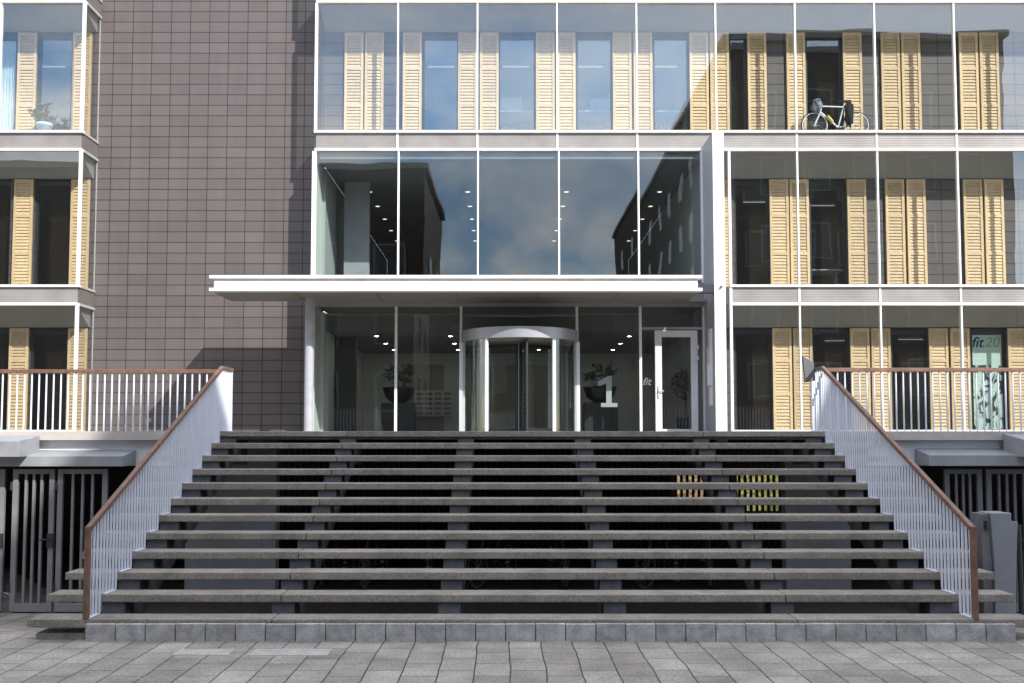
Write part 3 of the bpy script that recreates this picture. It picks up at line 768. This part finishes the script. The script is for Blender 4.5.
bt_ = thing('notice_board', 'tall pale notice strip with dark round marks on the lobby left wall', 'notice board', (LX0 + .02, 26.6, LZ))
sg.box(LX0, LX0 + .04, 26.3, 27.3, LZ + .2, LZ + 2.1).build('board', M['whitewall'], bt_)
dm = MB()
for k in range(5): dm.tube((LX0 + .04, 26.9, LZ + .5 + .32 * k), (LX0 + .07, 26.9, LZ + .5 + .32 * k), .13, n=20)
dm.build('round_mark', M['black'], bt_)
# handle plate on the left column side
part(MB().box(XC0 + .0, XC0 + .05, G - .11, G - .052, LZ + .9, LZ + 1.35), 'door_switch', M['white'])

# lettering: text turned into mesh
def text(s, size, m, x, y, z, name, parent=None, shear=0.0, extr=.003):
    cu = bpy.data.curves.new(name, 'FONT'); cu.body = s; cu.size = size; cu.extrude = extr; cu.shear = shear; cu.offset = size * .012
    o = bpy.data.objects.new(name, cu); C.objects.link(o)
    bpy.context.view_layer.update()
    me = bpy.data.meshes.new_from_object(o.evaluated_get(bpy.context.evaluated_depsgraph_get()))
    bpy.data.objects.remove(o); me.materials.clear(); me.materials.append(m)
    me.transform(Matrix.Translation((x, y, z)) @ Matrix.Rotation(pi / 2, 4, 'X'))
    ob = bpy.data.objects.new(name, me); C.objects.link(ob)
    if parent: ob.parent = parent; ob.matrix_parent_inverse = parent_inv(parent)
    return ob
# figure 1 drawn as slab-serif outline
ox, oz = at(601, 406.5, G - .012); sc1 = .0233
num = MB()
def prism(mb, poly, y0, y1):
    n = len(poly); mb.add([(x, y0, z) for x, z in poly] + [(x, y1, z) for x, z in poly], [tuple(range(n)), tuple(range(2 * n - 1, n - 1, -1))] + [((i + 1) % n, i, n + i, n + (i + 1) % n) for i in range(n)])
pp = [(598, 381), (611, 374.5), (611, 374), (612.5, 376), (612.5, 403), (617.5, 403), (617.5, 408), (601, 408), (601, 403), (606, 403), (606, 382.5), (599.2, 385)]
pp = [(597.5, 382), (608, 376), (611.7, 376), (611.7, 403), (617.5, 403), (617.5, 407), (601, 407), (601, 403), (606.2, 403), (606.2, 383.5), (598.5, 386)]
prism(num, [at(x, y, G - .012) for x, y in pp], G - .016, G - .010)
tag(num.build('house_number', M['letter']), 'large frosted figure one on the glass right of the revolving door', 'house number')
xa, za = at(642.5, 385, G - .012)
tag(text('fit', .24, M['faintletter'], xa, G - .014, za, 'lettering', shear=.25), 'small pale lettering on the narrow pane left of the swing door', 'lettering')
# window poster
def postermat():
    m, nt, N, L, p = nodes('poster_print')
    g = N.new('ShaderNodeNewGeometry'); mp = N.new('ShaderNodeMapping'); mp.inputs['Scale'].default_value = (1, 0, .7)
    L.new(g.outputs['Position'], mp.inputs['Vector'])
    nz = N.new('ShaderNodeTexNoise'); nz.inputs['Scale'].default_value = 4.2; nz.inputs['Detail'].default_value = 6; nz.inputs['Distortion'].default_value = 1.8
    L.new(mp.outputs[0], nz.inputs['Vector'])
    r = N.new('ShaderNodeValToRGB'); r.color_ramp.elements[0].position = .44; r.color_ramp.elements[0].color = (.012, .016, .014, 1)
    r.color_ramp.elements[1].position = .5; r.color_ramp.elements[1].color = (.42, .55, .48, 1)
    L.new(nz.outputs['Fac'], r.inputs['Fac']); L.new(r.outputs[0], p.inputs['Base Color'])
    return m
M['poster'] = postermat(); M['posterwhite'] = mat('poster_pale_green', (.42, .54, .48), .6, var=.04); M['green'] = mat('poster_green_ink', (.22, .36, .16), .6, var=.02)
Yp = WALLY + .09
x0, x1 = xw(971.5, 1, Yp) + .04, xw(1003, 1, Yp) - .02; zt = az(335, Yp); zk = az(354, Yp); zq = az(365, Yp)
ps = thing('window_poster', 'tall pale green window poster with a dark pattern and italic lettering', 'poster', (x0, Yp, LZ))
MB().box(x0, x1, Yp, Yp + .006, zq, zt).build('poster_heading', M['posterwhite'], ps)
MB().box(x0, x1, Yp, Yp + .006, LZ + .1, zq - .001).build('poster_picture', M['poster'], ps)
text('fit', .35, M['black'], x0 - .02, Yp - .004, az(347, Yp), 'lettering', ps, .25)
text('20', .35, M['green'], x0 + .30, Yp - .004, az(347, Yp), 'lettering', ps, .25)

# ------------------------------------------------------------------ staircase
GO = .4155; Y1 = 9.925; TH = .080; TD = .325
Z1, Z12 = az(618.6, Y1), az(431.2, Y1 + 11 * GO); RIS = (Z12 - Z1) / 11
def tz(n): return Z1 + (n - 1) * RIS if n > 1 else Z1 - .008
def ty(n): return Y1 + (n - 1) * GO
SX0, SX1 = -4.69, 5.22
STR = [-4.02, -2.28, -.57, 1.13, 2.85, 4.48]
stairs = thing('outdoor_staircase', 'wide grey concrete staircase of open floating treads leading up to the entrance', 'staircase', (0, Y1, 0))
J = [-2.29, 2.87]
for n in range(1, 13):
    dep = TD if n < 12 else .64
    es = [SX0] + J + [SX1]
    for a, b in zip(es, es[1:]):
        g = .004
        MB().box(a + g, b - g, ty(n), ty(n) + dep, tz(n) - TH + random.uniform(-.002, .002), tz(n) + random.uniform(-.002, .002)).build('tread', M['concrete'], stairs, bevel=.009)
for X in STR:
    poly = []
    for n in range(1, 13):
        y = ty(n) + (.05 if n > 1 else .03); z = tz(n) - TH - .003
        poly += [(y, (tz(n - 1) - TH - .003) if n > 1 else -.2), (y, z)]
    poly += [(15.2, tz(12) - TH - .003), (15.2, tz(12) - .5), (ty(12) + .2, tz(11) - TH - .12), (ty(1) + .25, -.25)]
    MB().extrude_x(poly, X - .115, X + .115).build('stringer', M['stringer'], stairs)
# plinth of blocks
KX0, KX1 = ax(85, 633, 9.87), ax(1016.5, 633, 9.87)
nb = 31; wb_ = (KX1 - KX0) / nb
for k in range(nb):
    MB().box(KX0 + k * wb_ + .004, KX0 + (k + 1) * wb_ - .004, 9.87 + random.uniform(-.003, .003), 9.92, -.15, az(624, 9.87) + random.uniform(-.002, .002)).build('plinth_block', M['kerb'], stairs, bevel=.006)
MB().box(KX0, KX1, 9.924, 10.12, -.15, Z1 - .095).build('foundation', M['stringer'], stairs)

# ------------------------------------------------------------------ stair railings
def stair_rail(X, label, sgn):
    t = thing('stair_railing', label, 'railing', (X, Y1, tz(1)))
    zb_, zt_ = az(526.5, Y1), az(366, 14.5)
    ya, yb, yc = Y1 + .02, 14.5, 15.05
    def top(y): return zb_ + (zt_ - zb_) * min(1, (y - ya) / (yb - ya))
    h = .045; w = .025
    m = MB()
    prof = [(ya, zb_ - .0), (yb, zt_), (yc, zt_), (yc, zt_ - h), (yb + .01, zt_ - h), (ya + .001, zb_ - h * 1.2)]
    m.extrude_x(prof, X - w, X + w); m.build('handrail', M['hand'], t, bevel=.004)
    MB().box(X - w, X + w, ya - .03, ya + .028, tz(1) + .002, zb_ - .0).build('newel_post', M['hand'], t, bevel=.004)
    MB().box(X - .012, X + .012, yc - .06, yc, LZ, zt_ - h).build('end_post', M['rail'], t)
    per = 5; dy = GO / per
    y = ya + .07; k = 0
    while y < yc - .05:
        n = max(1, min(12, int((y - Y1) / GO) + 1))
        MB().box(X - .010, X + .010, y - .0065, y + .0065, tz(n) + .006, top(y) - h - .0).build('baluster', M['rail'], t)
        y += dy; k += 1
    for n in range(1, 13):
        l = TD - .02 if n < 12 else .56
        MB().box(X - .025, X + .025, ty(n) + .015, ty(n) + l, tz(n) + .0025, tz(n) + .008).build('base_plate', M['rail'], t)
    return t
stair_rail(-4.115, 'sloping white barred stair railing with brown handrail on the left of the steps', -1)
stair_rail(4.62, 'sloping white barred stair railing with brown handrail on the right of the steps', 1)

def deck_rail(x0, x1, label, dz=0):
    t = thing('deck_railing', label, 'railing', (x0, LY + .05, LZ))
    zt_ = az(369.2, LY) + dz; zl = az(373, LY) + dz
    MB().box(x0, x1, LY + .02, LY + .08, zl, zt_).build('handrail', M['hand'], t, bevel=.004)
    n = int((x1 - x0) / .106)
    for k in range(n):
        x = x0 + .05 + k * .106 if x1 > 0 else x1 - .07 - k * .106
        MB().tube((x, LY + .05, LZ + .002), (x, LY + .05, zl), .0125, n=8).build('baluster', M['rail'], t)
deck_rail(-10.2, -4.16, 'level balcony railing with white bars and brown top rail left of the stairs')
deck_rail(4.68, 12.0, 'level balcony railing with white bars and brown top rail right of the stairs', .022)

# tilted panel at the head of the right railing
pa = thing('metal_sign_panel', 'tilted dark grey metal panel at the head of the right stair railing', 'panel', (4.45, 14.9, LZ + .8))
q = [at(803, 356.5, 14.8), at(813.5, 361.5, 14.8), at(814.5, 381), at(805, 382.5)] if False else [at(x, y, 14.8) for x, y in ((803, 356.5), (813.5, 361.5), (815.5, 380.5), (805.5, 382.5))]
pm = MB(); pm.add([(x, 14.8 + d, z) for d in (0, .07) for x, z in q], [(0, 1, 2, 3), (7, 6, 5, 4), (0, 4, 5, 1), (1, 5, 6, 2), (2, 6, 7, 3), (3, 7, 4, 0)])
pm.build('panel', M['gatedark'], pa, bevel=.004)
xm, zm = at(815, 371, 14.8); MB().tube((xm - .05, 14.86, zm), (4.62, 14.86, zm), .018).build('arm', M['dark'], pa)

# ------------------------------------------------------------------ garage hoods, gates
def hood(x0, x1, y0, y1, zb_, zf_, ztop, label):
    poly = [(y0, zb_), (y0, zf_), (y1, ztop), (y1, zb_)]
    o = MB().extrude_x(poly, x0, x1).build('zinc_hood', M['zinc'], bevel=.006)
    return tag(o, label, 'hood')
hood(-9.5, ax(123, 458, 14.1), 14.1, 14.59, az(466.5, 14.1), az(456, 14.1), az(450, 14.59), 'long grey zinc hood over the left garage gate')
hood(-9.5, ax(19, 445, 13.85), 13.85, 14.46, az(457, 13.85), az(441, 13.85), az(435.6, 14.46), 'short zinc box hood above the long one on the far left')
hood(ax(929, 458, 14.1), 12, 14.1, 14.59, az(466, 14.1), az(455, 14.1), az(448.5, 14.59), 'long grey zinc hood over the right garage gate')
hood(ax(1025, 445, 13.85), 12, 13.85, 14.46, az(457, 13.85), az(440, 13.85), az(433.5, 14.46), 'short zinc box hood above the long one on the far right')
GYY = 14.3; GZ = -.5
def gate(pxs, label, m='gate', gy=GYY):
    x0, x1 = [ax(x, 540, gy) for x in pxs]
    t = thing('garage_gate', label, 'gate', (x0, gy, GZ)); zt_ = az(469, gy)
    f = MB(); w = .075
    f.box(x0, x0 + w, gy, gy + .05, GZ + .02, zt_).box(x1 - w, x1, gy, gy + .05, GZ + .02, zt_).box(x0 + w, x1 - w, gy, gy + .05, GZ + .02, GZ + .14).box(x0 + w, x1 - w, gy, gy + .05, zt_ - .07, zt_)
    f.build('gate_frame', M[m], t, bevel=.004)
    MB().box(x1 - w - .004, x1 + .004, gy - .03, gy - .002, .42, .62).tube((x1 - .05, gy - .07, .54), (x1 - .16, gy - .07, .54), .012).tube((x1 - .05, gy - .07, .54), (x1 - .05, gy - .03, .54), .012).build('lock', M['dark'], t)
    for zz in (GZ + .3, zt_ - .3): MB().tube((x0 - .012, gy - .012, zz), (x0 - .012, gy - .012, zz + .12), .018).build('hinge', M['dark'], t)
    n = 3
    for k in range(n):
        x = x0 + w + (x1 - x0 - 2 * w) * (k + 1) / (n + 1)
        MB().box(x - .017, x + .017, gy + .005, gy + .045, GZ + .141, zt_ - .071).build('bar', M[m], t)
gate((11, 53), 'grey barred garage gate leaf nearest the left edge')
gate((56, 106), 'grey barred garage gate leaf beside the left stair foot')
gate((-50, 3), 'grey barred garage gate leaf cut by the left picture edge')
gate((946, 984), 'dark grey barred gate leaf beside the right stair foot', 'gatedark')
gate((988, 1030), 'dark grey barred gate leaf behind the grey cabinet pillar', 'gatedark')
gate((1034, 1076), 'dark grey barred gate leaf beyond the right picture edge', 'gatedark')

# undercroft (part of the building)
part(MB().box(-4.95, -3.55, 15.6, 15.85, -.6, LZ - .14), 'abutment_wall', M['abut'])
part(MB().box(4.35, 5.35, 15.6, 15.85, -.6, LZ - .14), 'abutment_wall', M['abut'])
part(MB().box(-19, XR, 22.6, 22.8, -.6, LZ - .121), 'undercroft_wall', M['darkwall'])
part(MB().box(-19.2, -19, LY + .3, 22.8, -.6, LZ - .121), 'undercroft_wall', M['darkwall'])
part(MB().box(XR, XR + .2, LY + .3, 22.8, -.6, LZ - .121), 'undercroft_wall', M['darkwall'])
# slatted fence at the back of the undercroft, with glowing panes behind as bright garden gaps
sf = thing('slatted_fence', 'dark vertical slat fence at the back of the space under the stairs', 'fence', (0, 20.5, GZ))
for k in range(90):
    x = -4.8 + k * .118
    MB().box(x, x + .055, 20.5, 20.54, GZ, LZ - .3).build('slat', M['dark'], sf)
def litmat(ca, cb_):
    m, nt, N, L, p = nodes('garden_daylight_glow')
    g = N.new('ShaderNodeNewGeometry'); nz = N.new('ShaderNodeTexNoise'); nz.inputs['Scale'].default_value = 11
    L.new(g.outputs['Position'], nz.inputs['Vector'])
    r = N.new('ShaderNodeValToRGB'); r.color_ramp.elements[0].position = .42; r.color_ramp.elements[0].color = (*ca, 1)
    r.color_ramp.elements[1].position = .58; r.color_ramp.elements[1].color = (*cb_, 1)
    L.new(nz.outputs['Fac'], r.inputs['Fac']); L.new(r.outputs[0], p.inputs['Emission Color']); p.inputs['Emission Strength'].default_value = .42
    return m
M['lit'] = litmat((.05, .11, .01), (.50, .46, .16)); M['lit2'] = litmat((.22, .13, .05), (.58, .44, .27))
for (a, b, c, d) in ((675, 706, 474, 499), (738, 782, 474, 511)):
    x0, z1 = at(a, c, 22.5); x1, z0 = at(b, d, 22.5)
    part(MB().box(x0, x1, 22.54, 22.598, z0, z1), 'glowing_gap_pane', M['lit' if a > 700 else 'lit2'])  # emissive pane, its glow stands in for daylight through the gap

# bikes under the stairs
bk0 = make_bike('dark bicycle parked in the gloom under the steps', M['dark'], M['gatedark'], 'bicycles parked under the stairs', -2.9, 16.8, GZ)
bk0.rotation_euler = (0, 0, radians(70))
for i, (x, y, r) in enumerate(((-2.2, 16.9, 80), (-1.3, 17.2, 95), (-.2, 16.9, 60), (.9, 17.0, 100), (1.8, 17.2, 75), (2.6, 16.8, 50), (3.4, 17.0, 85))):
    b = copy_tree(bk0); b.location = (x, y, GZ); b.rotation_euler = (0, 0, radians(r))

# ------------------------------------------------------------------ grey cabinet pillar on the right
cp = thing('charging_pillar', 'angular grey metal charging pillar standing beside the right stair foot', 'charging pillar', (5.75, 11.6, 0))
Yc = 11.6
def pts(*a): return [at(x, y, Yc) for x, y in a]
b1 = MB(); prism(b1, pts((991, 513), (1011.5, 513), (1011.5, 521), (1018, 522), (1016.5, 570), (1016.5, 625), (996, 625), (994.5, 565)), Yc, Yc + .32); b1.build('body', M['pillar'], cp, bevel=.008)
b2 = MB(); prism(b2, pts((983.5, 514), (990.6, 514), (994, 565), (995.5, 625), (986, 625), (984.5, 565)), Yc + .04, Yc + .30); b2.build('side_panel', M['stringer'], cp, bevel=.006)
xa, za = at(985.5, 530, Yc); MB().box(xa, xa + .035, Yc + .03, Yc + .039, za, za + .05).box(xa, xa + .035, Yc + .03, Yc + .039, za + .06, za + .1).build('screen', M['black'], cp)
bl = MB().tube((ax(1021, 580, 11.9), 11.9, -.3), (ax(1020, 580, 11.9), 11.9, .95), .03, n=12).build('bollard', M['dark'])
tag(bl, 'thin dark bollard right of the grey cabinet pillar', 'bollard')

# ------------------------------------------------------------------ ground
def ground():
    xs = [-400, -60, -20, -9, -4.2, 5.1, 9, 20, 60, 400]; ys = [-400, -60, -20, 0, 6, 8, 10.3, 11, 12.0, 13.4, 20, 60, 500]
    def z(x, y):
        t = max(0, min(1, (y - 10.5) / 2.9)); return -.5 * t
    vs = [(x, y, z(x, y)) for y in ys for x in xs]; n = len(xs)
    fs = [(j * n + i, j * n + i + 1, (j + 1) * n + i + 1, (j + 1) * n + i) for j in range(len(ys) - 1) for i in range(n - 1)]
    o = MB().add(vs, fs).build('pavement', M['pave']); struct(o)
ground()
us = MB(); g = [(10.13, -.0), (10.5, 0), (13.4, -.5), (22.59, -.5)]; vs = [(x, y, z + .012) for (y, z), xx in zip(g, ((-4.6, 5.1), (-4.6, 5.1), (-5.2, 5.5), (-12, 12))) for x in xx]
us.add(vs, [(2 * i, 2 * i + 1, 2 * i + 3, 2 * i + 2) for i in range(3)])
struct(us.build('shade_sheet_under_stairs', M['undershade']))  # dark sheet laid over the paving to deepen the shade under the stairs
kb = MB().box(-4.62, KX0 - .01, 9.98, 10.3, -.1, .06).build('kerb_stone', M['concrete'], bevel=.006)
tag(kb, 'low dark concrete block under the left end of the bottom step', 'block')

# ------------------------------------------------------------------ buildings across the street (seen as reflections, cast the shade)
def opposite(name, x0, x1, y0, y1, h, label, win_front, win_side, side_x):
    t = thing(name, label, 'building', ((x0 + x1) / 2, y0, 0))
    MB().box(x0, x1, y1, y0, 0, h).build('wall', M['brickopp'], t)
    MB().box(x0 - .25, x1 + .25, y1 - .25, y0 + .25, h, h + .35).build('cornice', M['stoneopp'], t)
    for (x, z, w, hh) in win_front:
        f = MB().box(x - w/2 - .1, x + w/2 + .1, y0, y0 + .05, z - .1, z + hh + .1).build('window', M['stoneopp'], t)
        MB().box(x - w/2, x + w/2, y0 + .051, y0 + .07, z, z + hh).build('pane', M['glass_opp'], f)
    s = -1 if side_x == x0 else 1
    for (y, z, w, hh) in win_side:
        xa, xb = sorted((side_x, side_x + s * .05)); xc, xd = sorted((side_x + s * .051, side_x + s * .07))
        f = MB().box(xa, xb, y - w/2 - .1, y + w/2 + .1, z - .1, z + hh + .1).build('window', M['stoneopp'], t)
        MB().box(xc, xd, y - w/2, y + w/2, z, z + hh).build('pane', M['glass_opp'], f)
    return t
OX = 12.6; OY = -8.3
opposite('brick_building', OX, 28.2, OY, -64, 24.3, 'tall dark brick building across the street to the right, mirrored in the facade glass',
         [(x, z, 1.3, 1.9) for x in (14.6, 17.4, 20.2, 23, 25.8) for z in (4.2, 8.0, 11.8, 15.6, 19.4)], [(y, z, 1.3, 1.9) for y in (-11, -14.5, -18, -22, -26, -31, -36, -42, -49, -57) for z in (8.0, 11.8, 15.6, 19.4)], OX)
opposite('brick_building', -30, -4.7, OY, -21, 16.9, 'lower dark brick building across the street to the left, mirrored in the facade glass',
         [(x, z, 1.3, 1.9) for x in (-6.5, -10, -13.5, -17) for z in (3.6, 7.2, 10.8)], [(y, z, 1.2, 1.8) for y in (-12, -17) for z in (3.6, 7.2, 10.8)], -4.7)

opposite('brick_building', -34, 32, -82, -96, 19.5, 'distant brown building closing the side street, mirrored in the entrance glass',
         [(x, z, 1.6, 1.9) for x in (-9, -5, -1, 3, 7, 11) for z in (6.2, 10.2, 14.2)], [], 32)
opposite('brick_building', 28.6, 95, OY - .5, -24, 9.0, 'low brick terrace across the street to the far right', [(x, z, 1.3, 1.8) for x in (32, 36, 40, 46, 52) for z in (1.4, 5.2)], [], 95)
opposite('brick_building', -95, -30.6, OY - .5, -24, 13.0, 'brick terrace across the street to the far left', [(x, z, 1.3, 1.8) for x in (-34, -38, -42, -48, -54) for z in (1.6, 5.2, 9.0)], [], -95)
for pxs in ((165, 236, 642.6, 648.5), (240, 333, 642.6, 649)):
    Yf = 1000 * EYE * .985 / (pxs[3] - 437); Yb = 1000 * EYE * .985 / (pxs[2] - 437)
    Xa, Xb = ax(pxs[0] + 16, pxs[2], Yb), ax(pxs[1], pxs[2], Yb)
    struct(MB().box(Xa, Xb, Yf, Yb, -.05, .004).build('paving_slab', M['paleslab']))
# ------------------------------------------------------------------ camera, light, world
cam = bpy.data.cameras.new('Camera'); co = bpy.data.objects.new('Camera', cam); C.objects.link(co); S.camera = co
co.location = (0, 0, EYE); co.rotation_euler = (pi / 2 + PIT, 0, 0)
cam.sensor_width = 36; cam.lens = 36 * FPX / 1024; cam.shift_x = (512 - CX) / 1024; cam.shift_y = (CY - 341.5) / 1024
cam.clip_end = 2000; cam.clip_start = .1

D = Vector((-.79, 1, -.98)).normalized()
sun = bpy.data.lights.new('Sun', 'SUN'); sun.energy = 3.5; sun.angle = radians(.5); sun.color = (1, .965, .91)
so = bpy.data.objects.new('Sun', sun); C.objects.link(so); so.rotation_euler = D.to_track_quat('-Z', 'Y').to_euler(); so.location = (20, -20, 30)
w = bpy.data.worlds.new('World'); S.world = w; w.use_nodes = True
N = w.node_tree.nodes; L = w.node_tree.links; bg = N['Background']
sk = N.new('ShaderNodeTexSky'); sk.sky_type = 'NISHITA'; sk.sun_disc = False
sk.sun_elevation = math.asin(-D.z); sk.sun_rotation = math.atan2(-D.x, -D.y); sk.air_density = 1.0; sk.dust_density = .3; sk.ozone_density = 1.6
tc = N.new('ShaderNodeTexCoord'); mp = N.new('ShaderNodeMapping'); mp.inputs['Scale'].default_value = (1, 1, 1.9)
L.new(tc.outputs['Generated'], mp.inputs['Vector'])
nz = N.new('ShaderNodeTexNoise'); nz.inputs['Scale'].default_value = 5.2; nz.inputs['Detail'].default_value = 9; nz.inputs['Roughness'].default_value = .6; nz.inputs['Distortion'].default_value = .4
L.new(mp.outputs[0], nz.inputs['Vector'])
rp = N.new('ShaderNodeValToRGB'); rp.color_ramp.elements[0].position = .38; rp.color_ramp.elements[1].position = .60
rp.color_ramp.elements[0].color = (0, 0, 0, 1); rp.color_ramp.elements[1].color = (.8, .8, .8, 1)
L.new(nz.outputs['Fac'], rp.inputs['Fac'])
sx = N.new('ShaderNodeSeparateXYZ'); L.new(tc.outputs['Generated'], sx.inputs[0])
el = N.new('ShaderNodeValToRGB'); el.color_ramp.interpolation = 'EASE'
for pos, val in ((.14, .9), (.27, .85), (.34, .42), (.46, .45), (.7, 1.0)):
    e = el.color_ramp.elements.new(pos); e.color = (val, val, val, 1)
el.color_ramp.elements[0].color = (.6, .6, .6, 1); el.color_ramp.elements[-1].color = (1, 1, 1, 1)
L.new(sx.outputs[2], el.inputs['Fac'])
vr = N.new('ShaderNodeMapRange'); vr.interpolation_type = 'SMOOTHSTEP'; vr.inputs['From Min'].default_value = .24; vr.inputs['From Max'].default_value = .36
vr.inputs['To Min'].default_value = .92; vr.inputs['To Max'].default_value = 1.2; L.new(sx.outputs[2], vr.inputs['Value'])
hs = N.new('ShaderNodeHueSaturation'); hs.inputs['Saturation'].default_value = 1.12; L.new(vr.outputs['Result'], hs.inputs['Value']); L.new(sk.outputs[0], hs.inputs['Color'])
cf = N.new('ShaderNodeMath'); cf.operation = 'MULTIPLY'; L.new(rp.outputs['Color'], cf.inputs[0]); L.new(el.outputs['Color'], cf.inputs[1])
mx = N.new('ShaderNodeMix'); mx.data_type = 'RGBA'
L.new(cf.outputs[0], mx.inputs['Factor']); L.new(hs.outputs[0], mx.inputs[6]); mx.inputs[7].default_value = (11.4, 10.8, 10.1, 1)
L.new(mx.outputs[2], bg.inputs['Color']); bg.inputs['Strength'].default_value = .15

S.view_settings.view_transform = 'Standard'; S.view_settings.look = 'None'; S.view_settings.exposure = 1.0; S.view_settings.gamma = 1
S.cycles.transparent_max_bounces = 40; S.cycles.max_bounces = 10
S.cycles.use_denoising = True
